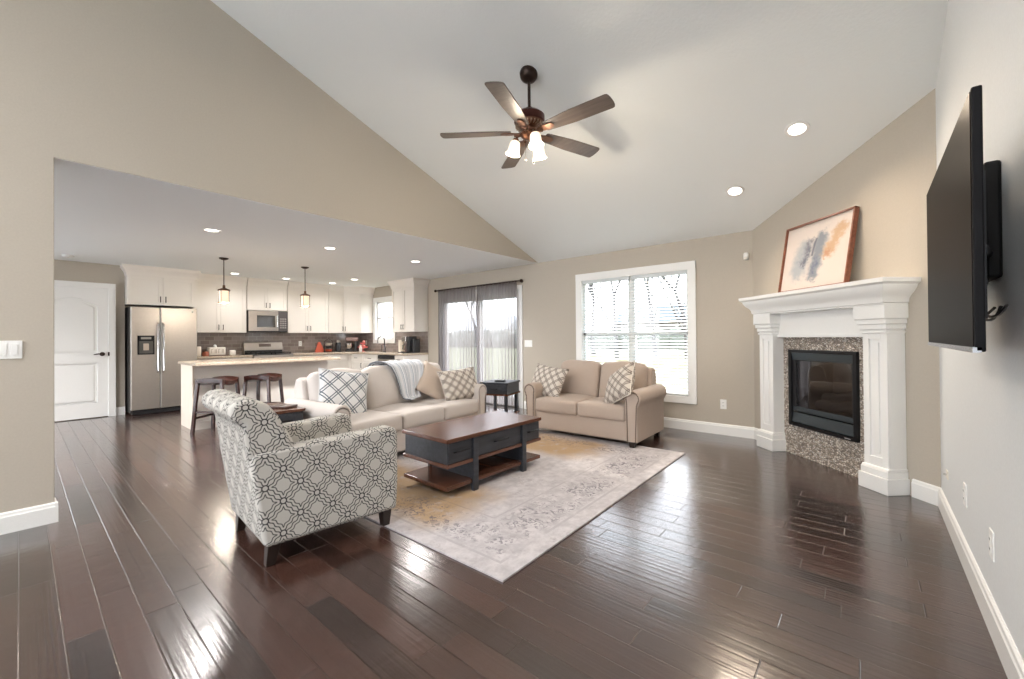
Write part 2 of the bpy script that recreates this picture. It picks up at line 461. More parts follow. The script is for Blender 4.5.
struct('wall_left', bm, wallm, smooth=False, bev=.004)
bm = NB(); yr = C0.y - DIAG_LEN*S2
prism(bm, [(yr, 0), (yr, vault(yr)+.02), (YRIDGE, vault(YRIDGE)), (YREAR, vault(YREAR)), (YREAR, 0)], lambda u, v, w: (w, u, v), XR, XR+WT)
struct('wall_right', bm, wallbright, smooth=False)
def dg(s, d, z): q = C0 + U*s + ND*d; return Vector((q.x, q.y, z))
bm = NB(); FB = (.66, 1.33, .36, 1.0)   # firebox opening on the diagonal
def dpoly(a, b, za, zb=None):
    prism(bm, [(a, za), (b, za), (b, zb if zb is not None else vault(dg(b, 0, 0).y)+.02), (a, zb if zb is not None else vault(dg(a, 0, 0).y)+.02)], lambda u, v, w: dg(u, w, v), 0, -.12)
dpoly(0, FB[0], 0); dpoly(FB[1], DIAG_LEN, 0); dpoly(FB[0], FB[1], 0, FB[2]); dpoly(FB[0], FB[1], FB[3])
struct('wall_diagonal', bm, wallm, smooth=False)
bm = NB(); box(bm, XK-.12, XK, -2.6, -2.4, 0, H); box(bm, XK-.12, XK, -.25, 1.13, 0, H); box(bm, XK-.12, XK, -2.4, -.25, 0, .1); box(bm, XK-.12, XK, -2.4, -.25, 2.3, H); box(bm, XK2-.12, XK2, 1.0, YB, 0, H); box(bm, XK2, XK-.12, 1.0, 1.13, 0, H); struct('wall_kitchen', bm, wallm, smooth=False)
bm = NB(); wall_y(bm, -2.62, -2.5, XK-.1, XL, 0, H, [(-8.9, -4.6, .15, 2.35)]); struct('wall_side', bm, wallm, smooth=False)
bm = NB(); wall_y(bm, YREAR-.12, YREAR, XL-.1, XR+.1, 0, vault(YREAR), [(a, b, .25, 2.9) for a, b in ADDED_REARW]); struct('wall_rear', bm, wallbright, smooth=False)

def baseboard(name, fn, a, b, h=.133):
    """fn(s, d, z): s along the wall, d out of it"""
    bm = NB(); prism(bm, [(0, 0), (.017, 0), (.017, h-.03), (.013, h-.022), (.011, h-.008), (.004, h), (0, h)], lambda u, v, w: fn(w, u, v), a, b)
    struct(name, bm, white, smooth=False)
baseboard('baseboard_back', lambda s, d, z: (s, YB-d, z), -4.47, C0.x)
baseboard('baseboard_diagonal', lambda s, d, z: dg(s, d, z), 0, .30)
baseboard('baseboard_diagonal_end', lambda s, d, z: dg(s, d, z), 1.79, DIAG_LEN)
baseboard('baseboard_right', lambda s, d, z: (XR-d, s, z), YREAR, yr)
baseboard('baseboard_left', lambda s, d, z: (XL+d, s, z), YREAR, YJ+.016)
baseboard('baseboard_left_end', lambda s, d, z: (s, YJ+d, z), XL-WT-.016, XL+.016)
baseboard('baseboard_kitchen', lambda s, d, z: (XK+d, s, z), 1.02, 1.13)

# ------------------------------------------------------------------ windows and doors (setting)
def bpart(name, boxes, mat, parent, **k):
    bm = NB()
    for b in boxes: box(bm, *b)
    return obj(name, bm, mat, parent, **k)
def window(name, o, mull, rail_z, y=YB, deep=.10, sgn=1, cas=.10):
    """casing outline o, sgn +1 = room is on the -y side"""
    x0, x1, z0, z1 = o
    root = bpy.data.objects.new(name, None); COL.objects.link(root); root['kind'] = 'structure'
    f = lambda a, b: (min(y-a*sgn, y-b*sgn), max(y-a*sgn, y-b*sgn))
    bpart('window_casing', [(x0, x0+cas, *f(0, .022), z0, z1), (x1-cas, x1, *f(0, .022), z0, z1), (x0, x1, *f(0, .026), z1-cas*1.05, z1), (x0, x1, *f(0, .024), z0, z0+cas*.9)], white, root, smooth=False, bev=.004)
    a, b, c, d = x0+.09, x1-.09, z0+.09, z1-.09
    st = .045
    bx = [(a, a+st, *f(-.09, -.04), c, d), (b-st, b, *f(-.09, -.04), c, d), (a, b, *f(-.09, -.04), c, c+st), (a, b, *f(-.09, -.04), d-st, d), (a, b, *f(-.09, -.04), rail_z-.022, rail_z+.022)]
    if mull: m_ = (a+b)/2; bx.append((m_-.05, m_+.05, *f(-.10, -.03), c, d))
    bx += [(a-.004, a+.01, *f(-.12, 0), c, d), (b-.01, b+.004, *f(-.12, 0), c, d), (a, b, *f(-.12, 0), d-.01, d+.004), (a, b, *f(-.12, 0), c-.004, c+.012)]
    bpart('window_frame', bx, white, root, smooth=False)
    bpart('window_pane', [(a+.02, b-.02, *f(-.068, -.064), c+.02, d-.02)], glassm, root, smooth=False)
    return root
window('window_1', WIN, True, 1.26)
window('window_2', KWN, False, 1.70)
for i, (a, b) in enumerate(ADDED_REARW): window('window_%d' % (i+3), (a-.09, b+.09, .16, 2.99), True, 1.5, YREAR, sgn=-1)  # added windows behind the camera, there for their daylight
window('window_5', (-8.99, -4.51, .06, 2.438), True, 1.3, -2.5, sgn=-1)  # unseen kitchen window, added to bring in extra daylight

root = bpy.data.objects.new('window_6', None); COL.objects.link(root); root['kind'] = 'structure'  # unseen glazing, added to lift the daylight on the kitchen ceiling
fr_ = [(XK-.10, XK-.03, -2.4, -2.34, .1, 2.3), (XK-.10, XK-.03, -.31, -.25, .1, 2.3), (XK-.10, XK-.03, -1.36, -1.29, .1, 2.3), (XK-.10, XK-.03, -2.4, -.25, .1, .17), (XK-.10, XK-.03, -2.4, -.25, 2.23, 2.3)]
bpart('window_frame', fr_, white, root, smooth=False)
bpart('window_pane', [(XK-.068, XK-.062, -2.36, -.29, .14, 2.26)], glassm, root, smooth=False)
# patio door
root = bpy.data.objects.new('door_1', None); COL.objects.link(root); root['kind'] = 'structure'
x0, x1, z0, z1 = SLD; xm = (x0+x1)/2
bpart('door_casing', [(x0-.06, x0+.01, YB-.02, YB, 0, z1+.06), (x1-.01, x1+.065, YB-.02, YB, 0, z1+.06), (x0-.06, x1+.065, YB-.022, YB, z1-.01, z1+.06)], white, root, smooth=False, bev=.003)
bpart('door_frame', [(x0, x0+.05, YB, YB+.13, 0, z1), (x1-.05, x1, YB, YB+.13, 0, z1), (x0, x1, YB, YB+.13, z1-.05, z1), (x0, x1, YB+.0, YB+.14, 0, .035)], white, root, smooth=False)
for k, (a, b, yy) in enumerate(((x0+.05, xm+.04, YB+.03), (xm-.04, x1-.05, YB+.08))):
    s_ = bpart('sliding_panel', [(a, a+.085, yy, yy+.04, .035, z1-.05), (b-.085, b, yy, yy+.04, .035, z1-.05), (a, b, yy, yy+.04, .035, .15), (a, b, yy, yy+.04, z1-.14, z1-.05)], white, root, smooth=False, bev=.003)
    bpart('pane', [(a+.08, b-.08, yy+.017, yy+.023, .14, z1-.13)], glassm, s_, smooth=False)
# interior two-panel door
root = bpy.data.objects.new('door_2', None); COL.objects.link(root); root['kind'] = 'structure'
D0, D1, DZ = .115, .93, 2.04
bpart('door_casing', [(XK, XK+.055, D0-.085, D0, 0, DZ+.08), (XK, XK+.055, D1, D1+.085, 0, DZ+.08), (XK, XK+.058, D0-.085, D1+.085, DZ, DZ+.085)], white, root, smooth=False, bev=.004)
slab = bpart('door_leaf', [(XK+.002, XK+.010, D0, D1, .012, DZ)], white, root, smooth=False)
bm = NB()
def arch(y0, y1, z0, z1, rise, n=12):
    p = [(y0, z0), (y1, z0), (y1, z1)]
    if rise:
        for i in range(1, n): t = i/n; p.append((y1+(y0-y1)*t, z1+rise*math.sin(PI*t)))
    return p + [(y0, z1)]
for z_0, z_1, rise in ((1.02, 1.76, .12), (.24, .86, 0)):
    outer = arch(D0, D1, z_0-.12 if z_0 > 1 else .012, DZ if z_0 > 1 else .90, 0)
    a_, b_ = D0+.12, D1-.12
    # raised stiles and rails as a ring of quads round the panel, plus a raised centre field
    pin = arch(a_, b_, z_0, z_1, rise); pmid = arch(a_+.035, b_-.035, z_0+.035, z_1-.03, rise*.9)
    A = [bm.verts.new((XK+.036, u, v)) for u, v in pin]; B = [bm.verts.new((XK+.014, u+(.5*((a_+b_)/2-u))*.06, v)) for u, v in pin]
    Cc = [bm.verts.new((XK+.014, u, v)) for u, v in pmid]; Dd = [bm.verts.new((XK+.027, u+((a_+b_)/2-u)*.05, v)) for u, v in pmid]
    n = len(pin)
    for i in range(n):
        j = (i+1) % n
        bm.faces.new((A[i], A[j], B[j], B[i])); bm.faces.new((B[i], B[j], Cc[j], Cc[i])); bm.faces.new((Cc[i], Cc[j], Dd[j], Dd[i]))
    bm.faces.new(Dd)
    zt = 2.04 if rise else .94; zb = .94 if rise else .012
    if rise:
        T = [bm.verts.new((XK+.036, u, zt)) for u, v in pin[2:]]
        for i in range(2, n-1): bm.faces.new((A[i], A[i+1], T[i-1], T[i-2]))
        box(bm, XK+.010, XK+.036, D0, D1, .94, z_0)
    else:
        box(bm, XK+.010, XK+.036, a_, b_, z_1, .94); box(bm, XK+.010, XK+.036, D0, D1, .012, z_0)
    box(bm, XK+.010, XK+.036, D0, a_, z_0, zt); box(bm, XK+.010, XK+.036, b_, D1, z_0, zt)
obj('door_panelling', bm, white, root, smooth=False)
bm = NB(); cyl(bm, (XK+.036, D1-.07, 1.0), (XK+.044, D1-.07, 1.0), .032); cyl(bm, (XK+.042, D1-.07, 1.0), (XK+.08, D1-.07, 1.0), .011); tube(bm, [(XK+.076, D1-.07, 1.0), (XK+.08, D1-.12, 1.004), (XK+.078, D1-.17, .996)], [.011, .009, .007])
obj('door_handle', bm, bronze, root)
bm = NB()
box(bm, XK+.0365, XK+.058, D1-.006, D1+.012, .97, 1.03)
obj('strike_plate', bm, bronze, root, smooth=False)

# ------------------------------------------------------------------ kitchen
def kx(d): return XK2 + d
def wmap(run):
    """run: 'k' kitchen wall (s = world y, d = out from the wall), 'b' back wall (s = world x), or 'c' corner diagonal"""
    if run == 'k': return lambda s, d, z: Vector((XK2+d, s, z))
    if run == 'b': return lambda s, d, z: Vector((s, YB-d, z))
def lbox(bm, F, s0, s1, d0, d1, z0, z1):
    v = [bm.verts.new(F(s, d, z)) for s in (s0, s1) for d in (d0, d1) for z in (z0, z1)]
    for f in ((0, 1, 3, 2), (4, 6, 7, 5), (0, 4, 5, 1), (2, 3, 7, 6), (0, 2, 6, 4), (1, 5, 7, 3)): bm.faces.new([v[i] for i in f])
def shaker(F, s0, s1, d, z0, z1, parent, hz=None, hs=None, name='door', horiz=False):
    g = .002; s0 += g; s1 -= g; r = min(.06, (z1-z0)*.3)
    bm = NB()
    lbox(bm, F, s0, s1, d, d+.010, z0+g, z1-g)
    for a, b, c, e in ((s0, s0+r, z0+g, z1-g), (s1-r, s1, z0+g, z1-g), (s0+r, s1-r, z0+g, z0+r), (s0+r, s1-r, z1-r, z1-g)): lbox(bm, F, a, b, d+.010, d+.020, c, e)
    o = obj(name, bm, cabw, parent, smooth=False)
    if hz is not None:
        bm = NB(); L = .05
        if horiz: a, b = (hs-L, hz), (hs+L, hz)
        else: a, b = (hs, hz-L), (hs, hz+L)
        cyl(bm, F(a[0], d+.045, a[1]), F(b[0], d+.045, b[1]), .006, seg=8)
        for q in (a, b):
            t = .8; u_ = hs+(q[0]-hs)*t; w_ = hz+(q[1]-hz)*t
            cyl(bm, F(u_, d+.018, w_), F(u_, d+.045, w_), .005, seg=8)
        obj('handle', bm, bronze, o)
    return o
def crown(F, s0, s1, d, parent, left=True, right=True):
    bm = NB(); pr = [(0, 2.27), (.012, 2.27), (.014, 2.30), (.02, 2.33), (.045, 2.375), (.062, 2.40), (.066, 2.438), (0, 2.438)]
    rings = []
    for u, z in pr:
        rings.append([bm.verts.new(q) for q in (F(s0-(u if left else 0), .002, z), F(s0-(u if left else 0), d+u, z), F(s1+(u if right else 0), d+u, z), F(s1+(u if right else 0), .002, z))])
    n = len(rings)
    for i in range(n-1):
        for k in range(3): bm.faces.new((rings[i][k], rings[i][k+1], rings[i+1][k+1], rings[i+1][k]))
    bm.faces.new(rings[-1]); bm.faces.new(rings[0][::-1])
    return obj('crown_moulding', bm, cabw, parent, ang=50)
def upper(run, s0, s1, z0, d, nd, label, hand=None, cl=True, crr=True, group='kitchen wall cabinets'):
    F = wmap(run); z1 = 2.275
    bm = NB(); lbox(bm, F, s0, s1, .003, d, z0, z1); body = obj('wall_cabinet', bm, cabw, smooth=False)
    tag(body, label, 'cabinet', group)
    w = (s1-s0)/nd
    for k in range(nd):
        a, b = s0+k*w, s0+(k+1)*w
        hs = (b-.035 if k == 0 else a+.035) if nd == 2 else (hand if hand else a+.035)
        shaker(F, a, b, d, z0, z1, body, z0+.10, hs)
    crown(F, s0, s1, d+.02, body, cl, crr)
    return body
upper('k', 1.135, 2.04, 1.80, .62, 2, 'white wall cabinet bridging over the steel refrigerator', cl=True, crr=True)
upper('k', 2.06, 2.93, 1.35, .33, 2, 'tall white wall cabinet between the refrigerator and the microwave', cl=False, crr=False)
upper('k', 2.945, 3.69, 1.81, .33, 2, 'short white wall cabinet directly above the microwave', cl=False, crr=False)
upper('k', 3.705, 4.58, 1.35, .33, 2, 'tall white wall cabinet just right of the microwave', cl=False, crr=False)
upper('k', 4.59, 4.955, 1.35, .33, 1, 'narrow single door white wall cabinet beside the corner cabinet', hand=4.92, cl=False, crr=False)
# diagonal corner cabinet
bm = NB(); pts = [(XK2+.003, YB-.003), (XK2+.003, 4.96), (XK2+.33, 4.96), (-9.14, YB-.33), (-9.14, YB-.003)]
prism(bm, pts, lambda u, v, w: (u, v, w), 1.35, 2.275); body = obj('wall_cabinet', bm, cabw, smooth=False)
tag(body, 'white corner wall cabinet with a slanted door beside the kitchen window', 'cabinet', 'kitchen wall cabinets')
p0 = Vector((XK2+.33, 4.96, 0)); p1 = Vector((-9.14, YB-.33, 0)); du = (p1-p0); LD = du.length; du.normalize(); dn = Vector((du.y, -du.x, 0))
Fd = lambda s, d, z: Vector((p0.x+du.x*s+dn.x*d, p0.y+du.y*s+dn.y*d, z))
shaker(Fd, 0.015, LD-.015, 0, 1.35, 2.275, body, 1.45, .05)
bm = NB(); rings = []
for u, z in [(0, 2.27), (.012, 2.27), (.014, 2.30), (.02, 2.33), (.045, 2.375), (.062, 2.40), (.066, 2.438), (0, 2.438)]:
    u += .02
    rings.append([bm.verts.new(q) for q in ((XK2+.33+u, 4.96-u*.4, z), (XK2+.33+u, 4.96-u*.4, z), (-9.14+u*.98, YB-.33-u*.42, z), (-9.14+u*.98, YB-.002, z), (XK2+.004, YB-.002, z), (XK2+.004, 4.96-u*.4, z))])
for a, b in zip(rings, rings[1:]):
    for k in range(1, 5): bm.faces.new((a[k], a[k+1], b[k+1], b[k]))
bm.faces.new(rings[-1][1:]); obj('crown_moulding', bm, cabw, body, ang=50)
upper('b', -7.84, -7.05, 1.35, .33, 2, 'white wall cabinet between the kitchen window and the curtained patio door')

# refrigerator
t = thing('refrigerator', 'stainless side by side refrigerator with a door dispenser', 'refrigerator', (0, 0, 0))
sided = simple('fridge_side_dark', (.05, .045, .042), .5)
bpart('body', [(XK2+.02, XK2+.70, 1.16, 2.03, .03, 1.765)], sided, t, smooth=False, bev=.006)
bm = NB(); box(bm, XK2+.60, XK2+.74, 1.18, 2.01, .01, .075)
obj('kick_grille', bm, black, t, smooth=False)
for nm, a, b in (('freezer_door', 1.16, 1.522), ('fridge_door', 1.530, 2.03)):
    bm = NB(); box(bm, XK2+.705, XK2+.775, a, b, .085, 1.76); d_ = obj(nm, bm, steel, t, smooth=False, bev=.012, bseg=3)
    hy = 1.492 if nm[:3] == 'fre' else 1.562
    bm = NB(); tube(bm, [(XK2+.775, hy, .68), (XK2+.83, hy, .71), (XK2+.838, hy, 1.1), (XK2+.83, hy, 1.47), (XK2+.775, hy, 1.50)], .013)
    obj('handle', bm, chrome, d_)
    if nm[:3] == 'fre':
        bm = NB(); X = XK2+.776
        for q in ((1.24, 1.26, .98, 1.29), (1.43, 1.45, .98, 1.29), (1.24, 1.45, .98, 1.0), (1.24, 1.45, 1.20, 1.29)): box(bm, X, X+.012, q[0], q[1], q[2], q[3])
        dz = obj('dispenser_frame', bm, blackm, d_, smooth=False)
        bpart('dispenser_recess', [(X-.001, X+.003, 1.26, 1.43, 1.0, 1.20)], simple('dispenser_grey', (.10, .095, .09), .3), d_, smooth=False)
        bpart('dispenser_paddle', [(X+.003, X+.014, 1.31, 1.38, 1.05, 1.16)], simple('paddle', (.55, .46, .38), .3), d_, smooth=False, bev=.004)
        bpart('display', [(X+.012, X+.014, 1.28, 1.41, 1.23, 1.265)], simple('display_pale', (.35, .33, .30), .2), d_, smooth=False)
bm = NB(); cyl(bm, (XK2+.775, 1.96, 1.70), (XK2+.779, 1.96, 1.70), .014); obj('emblem', bm, chrome, t)

# microwave
t = thing('microwave', 'stainless over the range microwave under the short wall cabinet', 'microwave')
bpart('body', [(XK2+.003, XK2+.37, 2.95, 3.685, 1.375, 1.795)], sided, t, smooth=False)
bm = NB(); X = XK2+.37
for q in ((2.95, 3.10, 1.385, 1.795), (3.44, 3.50, 1.385, 1.795), (3.10, 3.44, 1.385, 1.46), (3.10, 3.44, 1.70, 1.795)): box(bm, X, X+.03, q[0], q[1], q[2], q[3])
d_ = obj('door', bm, steel, t, smooth=False, bev=.003)
bpart('glass', [(X+.005, X+.02, 3.10, 3.44, 1.46, 1.70)], simple('microwave_glass', (.05, .045, .04), .08), d_, smooth=False)
bm = NB(); tube(bm, [(X+.03, 3.475, 1.45), (X+.06, 3.475, 1.47), (X+.06, 3.475, 1.70), (X+.03, 3.475, 1.72)], .011); obj('handle', bm, chrome, d_)
bpart('control_panel', [(X, X+.028, 3.505, 3.685, 1.385, 1.795)], simple('panel_dark', (.10, .09, .09), .25), t, smooth=False)
bm = NB()
for i in range(3):
    for j in range(5): box(bm, X+.028, X+.031, 3.53+i*.045, 3.565+i*.045, 1.44+j*.045, 1.47+j*.045)
obj('keypad', bm, simple('keys', (.3, .28, .27), .4), t, smooth=False)
bpart('vent', [(X-.25, X+.02, 2.96, 3.675, 1.366, 1.376)], black, t, smooth=False)

# range
t = thing('range', 'stainless gas range below the microwave', 'stove')
y0, y1 = 2.955, 3.69
bpart('body', [(XK2+.02, XK2+.66, y0, y1, .02, .90)], steel, t, smooth=False, bev=.004)
bpart('oven_door', [(XK2+.66, XK2+.69, y0+.01, y1-.01, .22, .76)], steel, t, smooth=False, bev=.004)
bpart('cooktop', [(XK2+.02, XK2+.66, y0, y1, .90, .915)], black, t, smooth=False)
bm = NB()
for gy in (y0+.19, y1-.19):
    for k in range(4): cyl(bm, (XK2+.14, gy-.14+k*.093, .945), (XK2+.62, gy-.14+k*.093, .945), .008, seg=6)
    for xx in (.14, .38, .62): cyl(bm, (XK2+xx, gy-.16, .945), (XK2+xx, gy+.16, .945), .008, seg=6)
    for xx in (.14, .62):
        for e in (-.14, .14): cyl(bm, (XK2+xx, gy+e, .915), (XK2+xx, gy+e, .945), .008, seg=6)
obj('grate', bm, blackm, t)
bm = NB(); prism(bm, [(.02, .90), (.12, .90), (.12, 1.02), (.09, 1.15), (.02, 1.16)], lambda u, v, w: (XK2+u, w, v), y0, y1); g_ = obj('back_guard', bm, steel, t, smooth=False, bev=.004)
bm = NB(); prism(bm, [(.121, .915), (.126, .915), (.126, .99), (.121, .99)], lambda u, v, w: (XK2+u, w, v), y0+.01, y1-.01); obj('guard_trim', bm, black, g_, smooth=False)
bm = NB(); lp = lambda u, v, w: (XK2+.113-(v-1.05)*.23+w, u, v)
prism(bm, [(3.23, 1.06), (3.46, 1.06), (3.46, 1.12), (3.23, 1.12)], lp, 0, .004); obj('clock_panel', bm, simple('clock_brown', (.16, .12, .10), .3), g_, smooth=False)
for k in range(5):
    bm = NB(); yy = y0+.10+k*.135; cyl(bm, (XK2+.66, yy, .85), (XK2+.69, yy, .85), .021, .018, 14); obj('knob', bm, steel, t)

# base cabinets
def base(run, s0, s1, nd, label, dw=False):
    F = wmap(run); bm = NB(); lbox(bm, F, s0, s1, .003, .60, .10, .868); lbox(bm, F, s0, s1, .003, .53, 0, .10)
    o = tag(obj('base_cabinet', bm, cabw, smooth=False), label, 'cabinet', 'kitchen base cabinets'); w = (s1-s0)/nd
    for k in range(nd):
        a, b = s0+k*w, s0+(k+1)*w
        shaker(F, a, b, .60, .11, .69, o, .62, b-.04 if k % 2 == 0 else a+.04)
        shaker(F, a, b, .60, .70, .86, o, .78, (a+b)/2, 'drawer', True)
    return o
base('k', 2.06, 2.945, 2, 'white base cabinet left of the gas range')
base('k', 3.70, 4.90, 2, 'white base cabinet right of the gas range')
base('b', -9.10, -8.58, 1, 'white base cabinet left of the sink')
base('b', -8.57, -7.98, 1, 'white sink base cabinet under the faucet')
base('b', -7.35, -7.05, 1, 'narrow white base cabinet at the right end of the back counter')
t = thing('dishwasher', 'built in dishwasher with a dark control strip in the back counter run', 'dishwasher')
bpart('body', [(-7.965, -7.365, YB-.58, YB-.02, .08, .865)], black, t, smooth=False)
bpart('door', [(-7.96, -7.37, YB-.62, YB-.58, .12, .78)], steel, t, smooth=False, bev=.004)
bpart('control_strip', [(-7.96, -7.37, YB-.625, YB-.58, .785, .86)], black, t, smooth=False, bev=.004)
bm = NB(); prism(bm, [(XK2+.003, 4.90), (XK2+.60, 4.90), (-9.10, YB-.60), (-9.10, YB-.003), (XK2+.003, YB-.003)] if False else [(XK2+.003, 4.905), (XK2+.60, 4.905), (-9.105, YB-.60), (-9.105, YB-.003), (XK2+.003, YB-.003)], lambda u, v, w: (u, v, w), 0, .868)
tag(obj('base_cabinet', bm, cabw, smooth=False), 'white corner base cabinet at the bend of the kitchen counter', 'cabinet', 'kitchen base cabinets')
# counters
bm = NB(); box(bm, XK2+.003, XK2+.64, 2.05, 2.945, .87, .91)
tag(obj('countertop', bm, granitem, smooth=False, bev=.006), 'beige granite countertop left of the range', 'countertop')
bm = NB(); prism(bm, [(XK2+.003, 3.70), (XK2+.64, 3.70), (XK2+.64, YB-.78), (XK2+.78, YB-.64), (-7.03, YB-.64), (-7.03, YB-.003), (XK2+.003, YB-.003)], lambda u, v, w: (u, v, w), .87, .91)
tag(obj('countertop', bm, granitem, smooth=False, bev=.006), 'beige granite L-shaped countertop running under the kitchen window', 'countertop')
# backsplash
bm = NB(); box(bm, XK2+.001, XK2+.009, 2.05, YB, .91, 1.36); box(bm, XK2+.001, XK2+.009, 2.945, 3.70, 1.36, 1.80)
struct('trim_1', bm, tilem, smooth=False, uv=True)
bm = NB(); box(bm, XK2+.009, KWN[0], YB-.009, YB-.001, .91, 1.36); box(bm, KWN[0], KWN[1], YB-.009, YB-.001, .91, KWN[2]); box(bm, KWN[1], -7.05, YB-.009, YB-.001, .91, 1.36)
struct('trim_2', bm, tilem, smooth=False, uv=True)

# island
t = thing('kitchen_island', 'white kitchen island with a granite top and stools along it', 'kitchen island')
IX0, IX1, IY0, IY1 = -7.49, -6.90, 1.52, 3.34
bpart('body', [(IX0, IX1, IY0, IY1, 0, .868)], cabw, t, smooth=False)
bpart('end_panel', [(IX0-.006, IX1+.012, IY0-.018, IY0, 0, .868)], simple('island_end_cream', (.84, .74, .62), .4), t, smooth=False, bev=.003)
bm = NB(); prism(bm, [(0, 0), (.015, 0), (.015, .10), (.005, .115), (0, .115)], lambda u, v, w: (IX1+u, w, v), IY0, IY1); obj('base_moulding', bm, cabw, t, smooth=False)
bpart('worktop', [(-7.53, -6.60, 1.475, 3.42, .87, .91)], granitem, t, smooth=False, bev=.006)
for k in range(3): shaker(lambda s, d, z: Vector((IX0-d, s, z)), IY0+.02+k*.6, IY0+.02+(k+1)*.6, 0, .11, .85, t, .75, IY0+.1+k*.6)

# faucet, coffee maker and other counter things
t = thing('faucet', 'tall dark gooseneck faucet under the kitchen window', 'faucet', (-8.25, 5.30, .91))
fm = simple('faucet_nickel', (.13, .12, .12), .22, .9)
bm = NB(); lathe(bm, [(0, 0), (.03, 0), (.03, .012), (.02, .02), (.018, .06), (0, .06)]); obj('base', bm, fm, t)
bm = NB(); tube(bm, [(0, 0, .05), (0, 0, .26)] + [(0, -.085+.085*math.cos(a), .26+.085*math.sin(a)) for a in (PI*k/8 for k in range(1, 9))] + [(0, -.17, .20)], .012); obj('spout', bm, fm, t)
bm = NB(); tube(bm, [(.018, 0, .05), (.06, 0, .09), (.075, 0, .14)], .007); obj('lever', bm, fm, t)
bm = NB(); lathe(bm, [(0, 0), (.035, 0), (.035, .006), (.008, .008), (.006, .12), (.012, .14), (0, .17)], seg=14)
tag(obj('soap_dispenser', bm, fm), 'slim dark soap pump left of the faucet', 'soap dispenser').location = (-8.42, 5.33, .91)
t = thing('paper_towel_holder', 'cream paper towel roll standing right of the faucet', 'paper towel', (-7.61, 5.30, .91))
bm = NB(); lathe(bm, [(0, 0), (.08, 0), (.08, .012), (.012, .015), (.008, .30), (0, .31)]); obj('stand', bm, fm, t)
bm = NB(); lathe(bm, [(.02, .016), (.062, .016), (.063, .27), (.02, .27), (.02, .016)]); obj('roll', bm, simple('paper_cream', (.85, .76, .63), .9), t)
t = thing('coffee_maker', 'drip coffee maker with a glass carafe at the right end of the counter', 'coffee maker', (-7.30, 5.27, .91))
bpart('base', [(-.10, .10, -.13, .10, 0, .03)], black, t, smooth=False, bev=.008)
bpart('water_tank', [(.05, .14, -.10, .10, .03, .34)], black, t, smooth=False, bev=.012)
bpart('brew_head', [(-.10, .05, -.12, .10, .23, .34)], simple('coffee_steel', (.6, .57, .53), .25, .9), t, smooth=False, bev=.012)
bm = NB(); lathe(bm, [(0, .03), (.05, .03), (.062, .07), (.06, .13), (.042, .17), (.045, .19), (0, .19)], (-.03, -.02, 0)); cf = obj('carafe', bm, simple('coffee_glass', (.10, .07, .06), .05), t)
bm = NB(); tube(bm, [(-.08, -.05, .17), (-.115, -.08, .15), (-.115, -.08, .09), (-.085, -.05, .07)], .007); obj('carafe_handle', bm, black, cf)
bm = NB(); rbox(bm, (0, 0, .14), (.09, .16, .28), .02, mid=2); o = tag(obj('can_opener', bm, black), 'tall black appliance beside the coffee maker', 'appliance'); o.location = (-7.11, 5.30, .91)
t = thing('stand_mixer', 'silver and dark stand mixer in the kitchen corner', 'mixer', (XK2+.36, 5.16, .91), -.7)
bm = NB(); rbox(bm, (0, 0, .02), (.18, .30, .04), .018, mid=2); rbox(bm, (0, .09, .14), (.09, .09, .22), .03, mid=2); obj('stand', bm, black, t)
bm = NB(); rbox(bm, (0, -.01, .29), (.11, .30, .11), .05, mid=3); obj('motor_head', bm, simple('mixer_rose', (.30, .20, .18), .3), t)
bm = NB(); lathe(bm, [(0, .045), (.05, .045), (.06, .06), (.09, .10), (.10, .19), (.092, .19), (.08, .10), (0, .06)], (0, -.07, 0)); obj('bowl', bm, chrome, t)
t = thing('coffee_grinder', 'black canister with a pale lid left of the stand mixer', 'canister', (XK2+.26, 4.86, .91))
bm = NB(); lathe(bm, [(0, 0), (.06, 0), (.06, .2), (.045, .22), (0, .22)]); obj('body', bm, black, t)
bm = NB(); lathe(bm, [(0, .221), (.045, .221), (.045, .26), (.02, .275), (0, .275)]); obj('lid', bm, simple('lid_silver', (.5, .45, .4), .3, .6), t)
t = thing('pan_rack', 'upright rack of round pans beside the black canister', 'pan rack', (XK2+.24, 4.64, .91))
bm = NB(); tube(bm, [(0, -.10, 0), (0, -.10, .25), (0, 0, .31), (0, .10, .25), (0, .10, 0)], .006); box(bm, -.09, .09, -.11, .11, 0, .012); obj('frame', bm, bronze, t)
for k, (zz, c) in enumerate(((.05, (.62, .13, .07)), (.13, (.03, .03, .03)), (.20, (.5, .45, .38)))):
    bm = NB(); lathe(bm, [(0, 0), (.06, 0), (.085, .045), (.08, .045), (.058, .006), (0, .006)], (0, 0, zz-.035)); obj('pan', bm, simple('pan_colour_%d' % k, c, .3), t)
bm = NB(); prism(bm, [(-.10, 0), (.10, 0), (.10, .06), (.02, .23), (-.03, .23)], lambda u, v, w: (w, u, v), -.015, .015)
o = tag(obj('cutting_board', bm, simple('red_board', (.55, .11, .06), .4), bev=.004), 'red wedge shaped board leaning left of the pan rack', 'cutting board'); o.location = (XK2+.20, 4.44, .911)
redm = simple('pink_red_ceramic', (.75, .18, .17), .35)
t = thing('fruit_stand', 'pinkish red two tier stand on the corner of the back counter', 'stand', (-9.16, 5.30, .91))
bm = NB(); lathe(bm, [(0, 0), (.06, 0), (.015, .02), (.012, .07), (.11, .09), (.115, .12), (.10, .10), (.012, .08), (.010, .17), (.06, .185), (.065, .205), (.01, .19), (.012, .24), (0, .25)]); obj('tiers', bm, redm, t)
